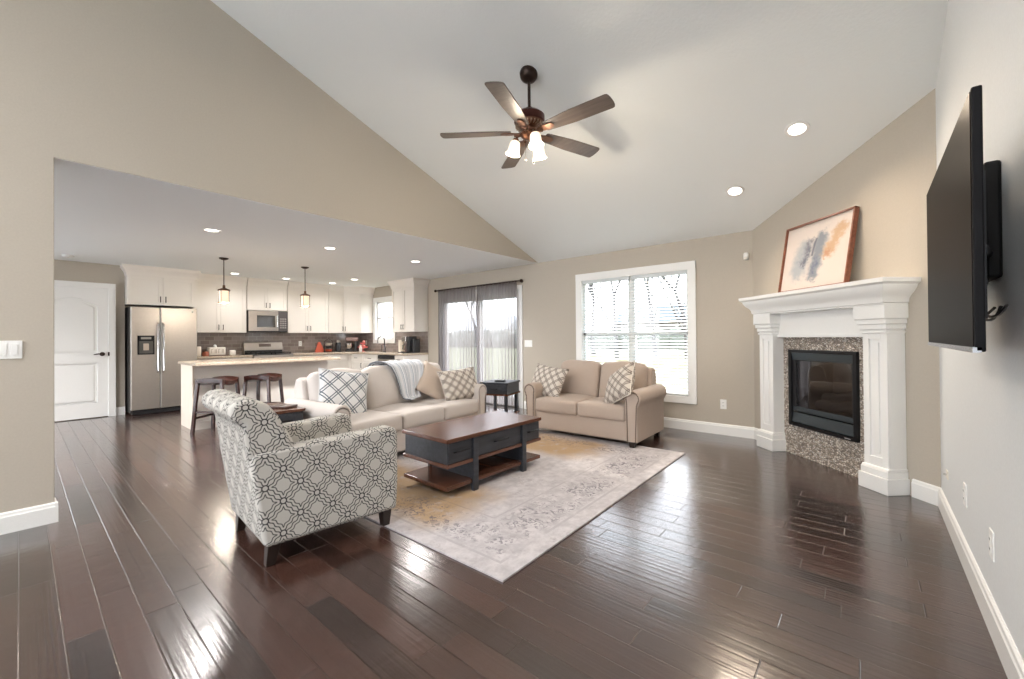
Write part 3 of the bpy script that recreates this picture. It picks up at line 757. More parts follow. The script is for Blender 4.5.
for k, (a, b, c) in enumerate(((.05, 0, .13), (-.05, .03, .13), (-.01, -.06, .13), (0.025, .01, .235))):
    bm = NB(); sphere(bm, (a, b, c), .032, 10); obj('fruit', bm, simple('fruit_%d' % k, ((.8, .3, .25), (.85, .55, .4), (.7, .15, .12), (.8, .35, .3))[k], .35), t)
bm = NB(); lathe(bm, [(0, 0), (.03, 0), (.032, .10), (.018, .13), (.018, .16), (0, .16)], seg=14); o = tag(obj('spice_jar', bm, simple('jar_white', (.75, .7, .66), .3)), 'small pale jar right of the pinkish red stand', 'jar'); o.location = (-9.02, 5.16, .91)
# left end of the kitchen counter
bm = NB(); lathe(bm, [(0, 0), (.055, 0), (.055, .17), (.05, .18), (0, .18)]); o = tag(obj('canister', bm, simple('canister_cream', (.88, .80, .68), .5)), 'cream canister next to the refrigerator', 'canister'); o.location = (XK2+.28, 2.145, .91)
t = thing('bread_box', 'white lettered countertop bin between the canister and range', 'bread box', (XK2+.27, 2.44, .91))
bm = NB(); rbox(bm, (0, 0, .085), (.17, .27, .155), .02, mid=2); obj('box', bm, simple('box_white', (.82, .78, .72), .4), t)
bpart('tray', [(-.11, .11, -.17, .17, 0, .009)], simple('tray_dark', (.09, .04, .03), .4), t, smooth=False)
bm = NB()
for k in range(4): # tall letters on the face, too blurred to read
    y_ = -.085+k*.057
    box(bm, .086, .089, y_-.015, y_-.007, .05, .125); box(bm, .086, .089, y_+.006, y_+.014, .05, .125) if k % 2 else box(bm, .086, .089, y_-.007, y_+.012, .117, .125)
obj('lettering', bm, simple('letter_taupe', (.42, .36, .31), .6), t, smooth=False)
bm = NB(); lathe(bm, [(0, 0), (.028, 0), (.028, .03), (.01, .05), (0, .05)], (0, -.02, .163), 14); obj('knob', bm, white, t)
bm = NB(); lathe(bm, [(0, 0), (.05, 0), (.06, .04), (.045, .085), (0, .09)], seg=16); o = tag(obj('sugar_bowl', bm, simple('bowl_rust', (.38, .12, .07), .35)), 'small rust brown bowl left of the lettered bin', 'bowl'); o.location = (XK2+.42, 2.235, .91)
bm = NB(); rbox(bm, (0, 0, .05), (.07, .10, .10), .02, mid=2); o = tag(obj('mug', bm, simple('mug_white', (.85, .82, .78), .3)), 'small white mug between the lettered bin and range', 'mug'); o.location = (XK2+.30, 2.70, .91)

# ------------------------------------------------------------------ wall plates
def plate(name, label, cat, F, s, z, n=1, kind='switch', h=.115, group=None):
    w = .070 + .046*(n-1); bm = NB(); lbox(bm, F, s-w/2, s+w/2, 0, .006, z-h/2, z+h/2)
    o = tag(obj(name, bm, white if kind != 'cable' else creamp, smooth=False, bev=.002), label, cat, group)
    for k in range(n):
        c = s - (n-1)*.023 + k*.046
        if kind == 'switch':
            bm = NB(); lbox(bm, F, c-.016, c+.016, .006, .010, z-.033, z+.033); obj('rocker', bm, white, o, smooth=False, bev=.001)
        elif kind == 'outlet':
            for dz in (-.02, .02):
                bm = NB(); lbox(bm, F, c-.014, c+.014, .006, .009, z+dz-.014, z+dz+.014); r_ = obj('receptacle', bm, white, o, smooth=False, bev=.002)
                bm = NB(); lbox(bm, F, c-.007, c-.004, .009, .0095, z+dz-.004, z+dz+.006); lbox(bm, F, c+.004, c+.007, .009, .0095, z+dz-.004, z+dz+.006); obj('slots', bm, black, r_, smooth=False)
        else:
            bm = NB(); cyl(bm, F(c, .006, z), F(c, .02, z), .006, seg=10); obj('jack', bm, chrome, o)
    return o
FL = lambda s, d, z: Vector((XL+d, s, z)); FR = lambda s, d, z: Vector((XR-d, s, z)); FBk = lambda s, d, z: Vector((s, YB-d, z)); FK = lambda s, d, z: Vector((XK2+.009+d, s, z))
plate('light_switch', 'wide white triple switch plate on the pale wall stub at far left', 'light switch', FL, -.065, 1.155, 3)
plate('light_switch', 'white triple switch plate between the curtain and the loveseat', 'light switch', FBk, -4.375, 1.105, 3)
plate('power_outlet', 'white outlet low on the wall between window and fireplace', 'outlet', FBk, -1.36, .372, 1, 'outlet')
plate('power_outlet', 'white outlet low on the right wall, the one nearer the fireplace', 'outlet', FR, 3.175, .372, 1, 'outlet')
plate('power_outlet', 'white outlet low on the right wall, the one nearer the camera', 'outlet', FR, 2.557, .35, 1, 'outlet')
plate('cable_outlet', 'tiny cable jack on the right wall beside the corner', 'outlet', FR, 3.83, .31, 1, 'cable', .05)
plate('power_outlet', 'white outlet on the tile right of the range', 'outlet', FK, 4.10, 1.115, 1, 'outlet')
plate('power_outlet', 'white outlet on the tile in the kitchen corner by the red stand', 'outlet', lambda s, d, z: FBk(s, d+.009, z), -9.45, 1.115, 1, 'outlet')
t = thing('motion_sensor', 'small white sensor high on the wall left of the fireplace', 'sensor')
bm = NB(); rbox(bm, (-1.09, YB-.025, 2.14), (.055, .05, .09), .018, mid=2); obj('housing', bm, white, t)
bm = NB(); rbox(bm, (-1.09, YB-.05, 2.115), (.035, .015, .035), .007, mid=1); obj('lens', bm, creamp, t)
t = thing('smoke_detector', 'small round white smoke detector on the kitchen ceiling near the white door', 'smoke detector', (-8.70, .458, H))
bm = NB(); lathe(bm, [(0, 0), (.065, 0), (.065, -.02), (.05, -.035), (0, -.037)]); obj('body', bm, white, t)
bm = NB(); lathe(bm, [(0, -.037), (.012, -.037), (.010, -.041), (0, -.041)]); obj('button', bm, creamp, t)

# ------------------------------------------------------------------ ceiling lights
bulb = emit('warm_lens', (1, .93, .82), 5)
vn = Vector((0, -SL, -1)).normalized()      # down from the vault
def can(label, loc, n=Vector((0, 0, -1)), power=13, r=.078, col=(1, .96, .93)):
    t = thing('recessed_light', label, 'ceiling light', loc)
    q = Vector((0, 0, -1)).rotation_difference(n); M = q.to_matrix().to_4x4()
    bm = NB(); lathe(bm, [(r*.80, .004), (r*.80, -.004), (r*.95, -.009), (r*1.12, -.006), (r*1.15, .0), (r*1.15, .004)], M=M); obj('trim_ring', bm, white, t)
    bm = NB(); lathe(bm, [(r*.80, -.002), (r*.4, -.003), (0, -.003)], M=M); obj('lens', bm, bulb, t)
    l = bpy.data.lights.new('can_light', 'SPOT'); l.energy = power * 9; l.color = col; l.spot_size = 2.6; l.spot_blend = .9; l.shadow_soft_size = .17
    o = bpy.data.objects.new('can_light', l); COL.objects.link(o); o.parent = t; o.matrix_local = M @ Matrix.Translation((0, 0, -.02))
    # a Blender spot shines along its -Z, which M turns to the ceiling's own normal
    return t
can('recessed light in the sloped ceiling, the one nearer the fan and higher', (-.438, 4.203, vault(4.203)), vn, 6.5, col=(1, .80, .60))
can('recessed light in the sloped ceiling, the lower one toward the window wall', (-1.042, 4.815, vault(4.815)), vn, 5, col=(1, .82, .64))
can('recessed kitchen ceiling light farthest left, in front of the refrigerator side', (-5.596, 1.405, H), power=20)
can('recessed kitchen ceiling light right of the second pendant', (-5.545, 2.732, H), power=20)
can('recessed kitchen ceiling light closest to the patio door curtain', (-5.517, 4.119, H), power=18)
can('small recessed ceiling light just beside the first pendant', (-8.95, 2.60, H), power=2.2)
can('small recessed ceiling light above the microwave between the two pendants', (-8.95, 3.50, H), power=2.2)
can('small recessed ceiling light before the narrow wall cabinet', (-8.95, 4.46, H), power=2.2)
can('recessed ceiling light in front of the kitchen window over the sink', (-8.093, 4.50, H), power=5)

can('added unseen kitchen fill light over the floor before the white door', (-7.4, -.9, H), power=26)  # extra lamp out of view, added to brighten the kitchen
for k, (x_, y_) in enumerate(((-3.3, -2.2), (-.6, -2.2), (-3.3, -3.6), (-.6, -3.6))):  # unseen lamps behind the camera, added to brighten the living room
    can('added unseen fill light in the rear ceiling slope, %s' % ('left of the front row', 'right of the front row', 'left by the rear windows', 'right by the rear windows')[k], (x_, y_, vault(y_)), Vector((0, SL*.9, -1)).normalized(), 22)
# pendants
shadem = Mt('seeded_glass_shade', (.95, .80, .60), .3); shadem.b.inputs['Emission Color'].default_value = (1, .82, .60, 1); shadem.b.inputs['Emission Strength'].default_value = .35; shadem = shadem.m
def pendant(label, loc):
    t = thing('pendant_light', label, 'pendant light', loc, 0, 'pendants over the kitchen island')
    bm = NB(); lathe(bm, [(0, 0), (.062, 0), (.062, -.012), (.03, -.03), (0, -.032)]); obj('canopy', bm, bronze, t)
    bm = NB(); cyl(bm, (0, 0, -.03), (0, 0, -.41), .006, seg=8); obj('rod', bm, bronze, t)
    bm = NB(); lathe(bm, [(0, -.40), (.016, -.41), (.018, -.45), (.075, -.475), (.080, -.485), (.080, -.495), (.01, -.49)], seg=24)
    for k in range(4):
        a = PI/4 + PI/2*k; cyl(bm, (.072*math.cos(a), .072*math.sin(a), -.48), (.072*math.cos(a), .072*math.sin(a), -.675), .004, seg=6)
    lathe(bm, [(.078, -.672), (.078, -.682), (.066, -.682), (.066, -.672), (.078, -.672)])
    obj('cage', bm, simple('pendant_brass', (.20, .12, .07), .35, .7), t)
    bm = NB(); lathe(bm, [(.03, -.492), (.062, -.495), (.062, -.668), (.055, -.668), (.055, -.50), (.03, -.497)]); obj('glass_shade', bm, shadem, t)
    bm = NB(); sphere(bm, (0, 0, -.58), .028); obj('bulb', bm, bulb, t)
    l = bpy.data.lights.new('pendant_bulb', 'POINT'); l.energy = 9.5; l.color = (1, .88, .74); l.shadow_soft_size = .03
    o = bpy.data.objects.new('pendant_bulb', l); COL.objects.link(o); o.parent = t; o.location = (0, 0, -.71)
pendant('pendant light over the island, the one nearer the refrigerator', (-7.377, 2.00, H))
pendant('pendant light over the island, the one nearer the kitchen window', (-7.311, 3.164, H))

# ------------------------------------------------------------------ ceiling fan
FX, FY = -2.152, 2.779; ZC = vault(FY)
t = thing('ceiling_fan', 'five blade bronze ceiling fan with three lit frosted glass shades', 'ceiling fan', (FX, FY, 0))
bm = NB(); lathe(bm, [(0, 0), (.074, 0), (.077, -.02), (.066, -.05), (.035, -.072), (0, -.075)], M=Matrix.Translation((0, 0, ZC)) @ Matrix.Rotation(-math.atan(SL), 4, 'X')); obj('canopy', bm, bronze, t)
bm = NB(); cyl(bm, (0, 0, ZC-.06), (0, 0, 3.11), .013, seg=12); obj('downrod', bm, bronze, t)
bm = NB(); lathe(bm, [(0, 3.13), (.03, 3.13), (.035, 3.10), (.10, 3.085), (.128, 3.06), (.128, 3.01), (.12, 3.0)]); obj('motor_cap', bm, simple('oiled_bronze_red', (.075, .022, .016), .3, .6), t)
bm = NB(); lathe(bm, [(.12, 3.0), (.115, 2.985), (.06, 2.955), (.055, 2.93), (.075, 2.925), (.08, 2.905), (.06, 2.88), (.02, 2.865), (0, 2.862)])
mb = simple('motor_bronze', (.16, .075, .045), .3, .75); mh = obj('motor_housing', bm, mb, t)
bm = NB()
for k in range(24):
    a = 2*PI*k/24; R_ = Matrix.Rotation(a, 4, 'Z'); box(bm, .075, .118, -.004, .004, 2.968, 2.99, R_)
obj('vent_fins', bm, simple('fins_pewter', (.45, .35, .26), .3, .8), mh, smooth=False)
for k in range(5):
    a = math.radians(1 + 72*k); R_ = Matrix.Rotation(a, 4, 'Z')
    T_ = R_ @ Matrix.Translation((0, 0, 2.925)) @ Matrix.Rotation(math.radians(-12), 4, 'X')
    out = []
    for i in range(9): # rounded outer end
        f = -PI/2 + PI*i/8; out.append((.725 + .028*max(0, math.cos(f))**.6, .074*math.sin(f)))
    pts = [(.155, -.045), (.17, -.052)] + [(.42, -.072)] + out + [(.42, .072), (.17, .052), (.155, .045)]
    bm = NB(); vs = prism(bm, pts, lambda u, v, w: (u, v, w), -.004, .004)
    for v_ in vs: v_.co = T_ @ v_.co
    bl = obj('blade', bm, bladewood, t, smooth=False)
    bm = NB(); pts = [(.09, -.016), (.15, -.030), (.20, -.034), (.235, -.02), (.245, 0), (.235, .02), (.20, .034), (.15, .030), (.09, .016)]
    vs = prism(bm, pts, lambda u, v, w: (u, v, w), -.012, -.0045)
    for v_ in vs: v_.co = T_ @ v_.co
    tube(bm, [R_ @ Vector(q) for q in ((.05, 0, 2.93), (.09, 0, 2.91), (.13, 0, 2.905))], .014, 8)
    obj('blade_bracket', bm, simple('bracket_bronze', (.19, .10, .065), .35, .7) if k == 0 else bpy.data.materials['bracket_bronze'], bl)
glow = emit('frosted_shade_lit', (1, .86, .70), .45)
for k in range(3):
    a = math.radians(-150 + 120*k); R_ = Matrix.Rotation(a, 4, 'Z')
    bm = NB(); tube(bm, [R_ @ Vector(q) for q in ((.04, 0, 2.89), (.08, 0, 2.905), (.11, 0, 2.895), (.118, 0, 2.87))], .009); lathe(bm, [(0, .02), (.02, .02), (.027, .01), (.027, -.015), (0, -.015)], tuple(R_ @ Vector((.118, 0, 2.865))), 14)
    fit = obj('shade_fitter', bm, mb, t)
    bm = NB(); TT = R_ @ Matrix.Translation((.118, 0, 2.865)) @ Matrix.Rotation(-.22, 4, 'Y')
    lathe(bm, [(.024, 0), (.040, -.012), (.046, -.045), (.048, -.075), (.056, -.105), (.062, -.115), (.058, -.115), (.044, -.078), (.042, -.045), (.034, -.012), (.02, -.002)], M=TT)
    sh = obj('glass_shade', bm, glow, fit)
    l = bpy.data.lights.new('fan_bulb', 'POINT'); l.energy = 7; l.color = (1, .85, .66); l.shadow_soft_size = .035
    o = bpy.data.objects.new('fan_bulb', l); COL.objects.link(o); o.parent = t; o.location = TT @ Vector((0, 0, -.15))
for k, (dx, dy, L) in enumerate(((-.03, -.015, .16), (.03, .01, .19))):
    bm = NB(); cyl(bm, (dx, dy, 2.88), (dx, dy, 2.88-L), .0018, seg=6); pc = obj('pull_chain', bm, bronze, t)
    bm = NB(); lathe(bm, [(0, 0), (.005, -.004), (.008, -.022), (.004, -.032), (0, -.033)], (dx, dy, 2.88-L), 10); obj('chain_fob', bm, blackm, pc)

# ------------------------------------------------------------------ fireplace
t = thing('fireplace', 'corner gas fireplace with white columned mantel and pebble mosaic surround', 'fireplace')
def dbox(bm, s0, s1, d0, d1, z0, z1): lbox(bm, dg, s0, s1, d0, d1, z0, z1)
# mosaic surround with the opening
bm = NB()
for q in ((.50, FB[0], 0, 1.20), (FB[1], 1.58, 0, 1.20), (FB[0], FB[1], 0, FB[2]), (FB[0], FB[1], FB[3], 1.20)): dbox(bm, q[0], q[1], .0, .03, q[2], q[3])
l = bm.loops.layers.uv.verify()
for f in bm.faces:
    for lp_ in f.loops:
        q = lp_.vert.co - C0; lp_[l].uv = (q.dot(U)+q.dot(ND)*.7, q.z)
obj('mosaic_surround', bm, mosaicm, t, smooth=False)
# firebox
bm = NB(); a, b, c, d = FB
dbox(bm, a-.0, a+.01, -.38, .0, c, d); dbox(bm, b-.01, b, -.38, .0, c, d); dbox(bm, a, b, -.39, -.38, c, d); dbox(bm, a, b, -.38, 0, c-.01, c+.004); dbox(bm, a, b, -.38, 0, d-.004, d+.01)
fb = obj('firebox', bm, simple('firebox_grey', (.09, .088, .085), .8), t, smooth=False)
for k, (s_, dd, z_, r_, an) in enumerate(((1.0, -.15, .53, .05, .15), (.95, -.26, .56, .045, -.2), (1.02, -.2, .63, .04, .35))):
    bm = NB(); p_ = [dg(s_-.24*math.cos(an)+.48*math.cos(an)*q/6, dd+.06*math.sin(q)*.3, z_-.10*math.sin(an)+.2*math.sin(an)*q/6+.008*math.sin(q*2.1)) for q in range(7)]
    tube(bm, p_, [r_*(.9+.12*math.sin(q*1.7+k)) for q in range(7)], 10); obj('log', bm, simple('log_grey_%d' % k, (.28, .25, .22), .9, bump=.6, bscale=25), fb)
bm = NB(); dbox(bm, a+.05, b-.05, -.30, -.06, c+.004, c+.09); obj('burner', bm, blackm, fb, smooth=False)
# black metal front
bm = NB(); A0, A1, Z0, Z1 = .615, 1.39, .30, 1.062
for q in ((A0, A0+.035, Z0, Z1), (A1-.035, A1, Z0, Z1), (A0, A1, Z0, Z0+.03), (A0, A1, Z1-.03, Z1)): dbox(bm, q[0], q[1], .025, .06, q[2], q[3])
fr = obj('front_frame', bm, blackm, t, smooth=False, bev=.003)
grey = simple('fireplace_grille_grey', (.07, .085, .095), .3, .5)
for lv in ([(.03, 1.04), (.05, 1.03), (.04, .96), (.03, .955)], [(.03, .33), (.052, .34), (.040, .43), (.03, .435)], [(.03, .445), (.036, .45), (.036, .49), (.03, .495)]):
    bm = NB(); prism(bm, lv, lambda u, v, w: dg(w, u, v), A0+.035, A1-.035); obj('louvre', bm, grey, fr, smooth=False)
bm = NB(); dbox(bm, A0+.035, A1-.035, .027, .030, .49, .96); obj('glass', bm, fireglass, fr, smooth=False)
for q in ((A0+.035, A0+.075, .49, .96), (A1-.06, A1-.035, .49, .96)):
    bm = NB(); dbox(bm, q[0], q[1], .030, .040, q[2], q[3]); obj('inner_trim', bm, black, fr, smooth=False)
bm = NB(); dbox(bm, 1.27, 1.33, .0605, .062, .31, .318); obj('maker_plate', bm, simple('plate_silver', (.6, .6, .6), .3, .6), fr, smooth=False)
# mantel
def pil(s0, s1):
    p_ = obj('pilaster', _pil(s0, s1), white, t, smooth=False, bev=.003)
    bm = NB()
    for q in ((s0-.012, s1+.012, .172, .12, .17), (s0-.022, s1+.022, .184, 0, .12)): dbox(bm, q[0], q[1], 0, q[2], q[3], q[4])
    prism(bm, [(0, .17), (.172, .17), (.16, .19), (0, .19)], lambda u, v, w: dg(w, u, v), s0-.008, s1+.008)
    obj('plinth', bm, white, p_, smooth=False, bev=.004)
    bm = NB()
    dbox(bm, s0-.006, s1+.006, 0, .165, 1.215, 1.235)
    for (d0, z0, z1) in ((.170, 1.245, 1.285), (.185, 1.285, 1.325), (.20, 1.325, 1.44)): dbox(bm, s0-(d0-.15)*.6, s1+(d0-.15)*.6, 0, d0, z0, z1)
    dbox(bm, s0, s1, 0, .155, 1.235, 1.245)
    obj('capital', bm, white, p_, smooth=False, bev=.005)
def _pil(s0, s1):
    bm = NB(); dbox(bm, s0, s1, 0, .135, .17, 1.24)
    r = .05
    for q in ((s0, s0+r, .17, 1.24), (s1-r, s1, .17, 1.24), (s0+r, s1-r, .17, .26), (s0+r, s1-r, 1.17, 1.24)): dbox(bm, q[0], q[1], .135, .150, q[2], q[3])
    dbox(bm, s0+r+.025, s1-r-.025, .135, .147, .285, 1.145)
    return bm
pil(.31, .515); pil(1.545, 1.745)
bm = NB(); dbox(bm, .515, 1.555, 0, .085, 1.20, 1.44); dbox(bm, .515, 1.555, 0, .10, 1.185, 1.215); obj('frieze', bm, white, t, smooth=False, bev=.003)
bm = NB(); pr_ = [(0, 1.43), (.0, 1.44), (.012, 1.445), (.016, 1.475), (.03, 1.50), (.055, 1.525), (.075, 1.56), (.078, 1.575), (.10, 1.59), (.103, 1.622), (0, 1.622)]
rings = []
B0, B1, BD = .285, 1.765, .20
for u, z in pr_:
    rings.append([bm.verts.new(dg(*q)) for q in ((B0-u, 0, z), (B0-u, BD+u, z), (B1+u, BD+u, z), (B1+u, 0, z))])
for i in range(len(rings)-1):
    for k in range(3): bm.faces.new((rings[i][k], rings[i][k+1], rings[i+1][k+1], rings[i+1][k]))
    bm.faces.new((rings[i][3], rings[i][0], rings[i+1][0], rings[i+1][3]))
bm.faces.new(rings[0][::-1])
# close the top over the full moulding
bm.faces.new(rings[-2]); [bm.verts.remove(v) for v in rings[-1]]
obj('mantel_shelf', bm, white, t, ang=25)

# art leaning on the mantel
art = Mt('watercolour_print', rough=.6)
u, v, _ = art.xyz('UV'); nzz = art.noise(art.coord('UV'), 7, 5, .65); n2 = art.noise(art.coord('UV'), 16, 4, .7)
def stroke(x0, y0, x1, y1, w, wob=.11):
    dx, dy = x1-x0, y1-y0; L2 = dx*dx+dy*dy
    px, py = u + (nzz-.5)*wob*2.2 - x0, v + (n2-.5)*wob*2.5 - y0
    tt = ((px*dx + py*dy)/L2)._op('MAXIMUM', 0.0)._op('MINIMUM', 1.0)
    ex, ey = px - tt*dx, py - tt*dy
    return 1 - (ex*ex + ey*ey).sqrt().ramp(w*.2, w*1.15)
c = art.mix(0.0, (.56, .50, .46), (.56, .50, .46))
c = art.mix(stroke(.34, .62, .26, .28, .17) * .75, c, (.24, .29, .34))
c = art.mix(stroke(.42, .70, .34, .42, .085) * .85 * n2.ramp(.25, .6), c, (.08, .09, .13))
c = art.mix(stroke(.58, .74, .50, .20, .11) * .85, c, (.12, .16, .21))
c = art.mix(stroke(.50, .72, .46, .50, .022, .03) * .9, c, (.10, .11, .15))
c = art.mix(stroke(.54, .45, .49, .25, .03) * .8 * n2.ramp(.3, .6), c, (.10, .12, .19))
c = art.mix(stroke(.84, .78, .68, .50, .11) * .8, c, (.42, .25, .12))
c = art.mix(stroke(.68, .50, .67, .46, .05) * .8, c, (.40, .20, .12))
c = art.mix(stroke(.88, .55, .80, .22, .13) * .25, c, (.55, .48, .42))
art.color(c)
pw, ph = .785, .66
t = thing('framed_picture', 'framed abstract watercolour leaning on the fireplace mantel', 'picture')
ca = dg(1.012, 0, 1.627); lean = .16
Mp = Matrix(((U.x, ND.x, 0, ca.x), (U.y, ND.y, 0, ca.y), (0, 0, 1, ca.z), (0, 0, 0, 1))) @ Matrix.Translation((0, .125, 0)) @ Matrix.Rotation(lean, 4, 'X')
t.matrix_world = Mp
f_ = .014
bpart('frame', [(-pw/2, -pw/2+f_, 0, .042, 0, ph), (pw/2-f_, pw/2, 0, .042, 0, ph), (-pw/2, pw/2, 0, .042, 0, f_), (-pw/2, pw/2, 0, .042, ph-f_, ph)], framewood, t, smooth=False)
bpart('backing', [(-pw/2+.005, pw/2-.005, .0, .012, .005, ph-.005)], creamp, t, smooth=False)
bm = NB(); box(bm, -pw/2+f_, pw/2-f_, .012, .022, f_, ph-f_)
l = bm.loops.layers.uv.verify()
for f in bm.faces:
    for lp_ in f.loops: lp_[l].uv = (lp_.vert.co.x/pw+.5, lp_.vert.co.z/ph)
obj('print', bm, art.m, t, smooth=False)

# ------------------------------------------------------------------ television
t = thing('television', 'black flat television on an arm mount on the right wall', 'television', (0, 0, 0))
TX = .205; TY0, TY1, TZ0, TZ1 = 1.575, 2.64, 1.158, 1.835
bpart('casing', [(TX, TX+.02, TY0, TY1, TZ0, TZ1)], Mt('casing_black', (.006, .006, .007), .5, IOR=1.2).m, t, smooth=False, bev=.004)
scr = Mt('screen_black', (.014, .012, .011), .35, spec=.5, IOR=1.05).m
bpart('screen', [(TX-.002, TX+.002, TY0+.009, TY1-.009, TZ0+.014, TZ1-.009)], scr, t, smooth=False)
bpart('bottom_bezel', [(TX-.004, TX+.012, TY0, TY1, TZ0-.002, TZ0+.012)], simple('bezel_silver', (.5, .52, .55), .25, .8), t, smooth=False)
bpart('rear_housing', [(TX+.028, TX+.055, TY0+.25, TY1-.25, TZ0+.05, TZ0+.45)], black, t, smooth=False, bev=.01)
bpart('mount_bracket', [(TX+.055, TX+.07, 1.90, 1.94, 1.25, 1.70)], blackm, t, smooth=False)
bpart('mount_bracket', [(TX+.055, TX+.07, 2.16, 2.20, 1.25, 1.70)], blackm, t, smooth=False)
bm = NB(); tube(bm, [(TX+.06, 2.05, 1.50), (TX+.10, 2.2, 1.50), (XR-.03, 2.40, 1.50)], .022, 8); obj('mount_arm', bm, blackm, t)
bpart('wall_plate', [(XR-.045, XR, 2.31, 2.64, 1.41, 1.84)], Mt('plate_black', (.006, .006, .006), .6, spec=.2).m, t, smooth=False, bev=.01)
bm = NB()
for k, (y_, z_, y2) in enumerate(((2.50, 1.42, 2.28), (2.42, 1.42, 2.20), (2.36, 1.42, 2.38))):
    ctl = [Vector(q) for q in ((XR-.03, y_, z_), (XR-.06, y_-.05, 1.33-.02*k), (XR-.05, (y_+y2)/2+.05, 1.24), (XR-.03, y2, 1.22+.03*k), (XR-.02, y2-.05, 1.30))]
    cs = []
    for i in range(17):
        f = i/16; a_ = [q.copy() for q in ctl]
        while len(a_) > 1: a_ = [a_[j].lerp(a_[j+1], f) for j in range(len(a_)-1)]
        cs.append(a_[0])
    tube(bm, cs, .005, 6)
obj('cable', bm, black, t)

# ------------------------------------------------------------------ rug
t = tag(obj('area_rug', (lambda b: (box(b, -1.21, 1.21, -1.44, 1.44, 0, .009), b)[1])(NB()), rugm, smooth=False), 'large distressed cream and grey rug with a faded gold middle', 'rug')
t.location = (-2.625, 2.955, 0.001); t.rotation_euler = (0, 0, math.radians(1.3))
RZ = .0105

# ------------------------------------------------------------------ seating
def arm_profile(s, zt=.63):
    """x-z outline of a rolled arm, inner side towards -s; s=+1 for the arm on +x"""
    r = .092; c = (.012, zt - r); P = [(-.065, .075)]
    a0 = math.radians(205); a1 = math.radians(-35)
    for k in range(15):
        a = a0 + (a1-a0)*k/14; P.append((c[0]+r*math.cos(a), c[1]+r*math.sin(a)))
    P += [(.068, c[1]-r-.005), (.066, .075)]
    return [(s*x, z) for x, z in P]
def sofa(name, label, cat, W, n, fab, nail, loc, rz, depth=.90, zt=.63, backz=.885, seatz=.452):
    t = thing(name, label, cat, loc, rz)
    yf, yb = depth/2, -depth/2; ai = W/2 - .12     # arm centre line
    bm = NB(); rbox(bm, (0, -.01, .19), (2*ai-.10, depth-.06, .24), .02, mid=3); obj('base', bm, fab, t)
    bm = NB(); prism(bm, [(yb, .075), (yb+.20, .075), (yb+.20, .62), (yb+.16, .80), (yb+.10, .83), (yb+.03, .81), (yb, .72)], lambda u, v, w: (w, u, v), -ai+.03, ai-.03); obj('back_frame', bm, fab, t, bev=.02, bseg=3)
    for s in (-1, 1):
        bm = NB(); prof = arm_profile(s, zt); prism(bm, prof, lambda u, v, w: (u+s*ai, w, v), yb+.03, yf-.012)
        a_ = obj('arm', bm, fab, t, bev=.012, bseg=3, ang=50)
        cx_ = sum(p[0] for p in prof)/len(prof); 
        bm = NB(); ins = []
        for x, z in prof:
            c0 = (s*.012, zt-.092) if z > zt-.2 else (0, z)
            d = math.hypot(x-c0[0], z-c0[1]); f = max(0, (d-.022))/d; ins.append((c0[0]+(x-c0[0])*f + s*ai, c0[1]+(z-c0[1])*f))
        ln = 0; step = .019; prev = ins[0]; carry = 0
        for q in ins[1:]:
            L = math.hypot(q[0]-prev[0], q[1]-prev[1]); k = carry
            while k < L: sphere(bm, (prev[0]+(q[0]-prev[0])*k/L, yf-.011, prev[1]+(q[1]-prev[1])*k/L), .0085, 6, (1, .6, 1)); k += step
            carry = k - L; prev = q
        obj('nailhead_trim', bm, nail, a_)
    w = (2*(ai-.068))/n
    for k in range(n):
        cx = -(ai-.068) + w*(k+.5)
        bm = NB(); rbox(bm, (cx, .045, seatz-.085), (w-.006, depth-.10, .165), .035, (.0, .012, .022), mid=6)
        c_ = obj('seat_cushion', bm, fab, t)
        M = Matrix.Translation((cx, yb+.235, seatz+.185)) @ Matrix.Rotation(math.radians(11), 4, 'X')
        bm = NB(); rbox(bm, (0, 0, .01), (w-.012, .17, backz-seatz+.06), .06, (.0, .055, .018), M=M, mid=8)
        for v_ in bm.verts: # soft creases and a slumped top edge
            q = M.inverted() @ v_.co
            if q.z > .08: v_.co.z -= .012*abs(math.sin(q.x*9+k*1.7)) + .02*(abs(q.x)/(w/2))**4
            v_.co.y += .006*math.sin(q.x*14+q.z*9+k)
        obj('back_cushion', bm, fab, t)
    for s in (-1, 1):
        for y_ in (yf-.07, yb+.07):
            bm = NB(); x_ = s*(ai-.01); vs = box(bm, x_-.035, x_+.035, y_-.035, y_+.035, RZ if y_ > 0 else .001, .078)
            for v_ in vs:
                if v_.co.z < .05: v_.co.x = x_+(v_.co.x-x_)*.75; v_.co.y = y_+(v_.co.y-y_)*.75
            obj('foot', bm, darkleg, t, smooth=False, bev=.003)
    return t
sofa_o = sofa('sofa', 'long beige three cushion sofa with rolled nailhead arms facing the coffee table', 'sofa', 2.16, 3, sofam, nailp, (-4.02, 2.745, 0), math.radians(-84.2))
love_o = sofa('loveseat', 'tan two cushion loveseat with rolled arms in front of the window', 'loveseat', 1.57, 2, lovem, nailm, (-2.62, 4.64, 0), math.radians(182), depth=.88)

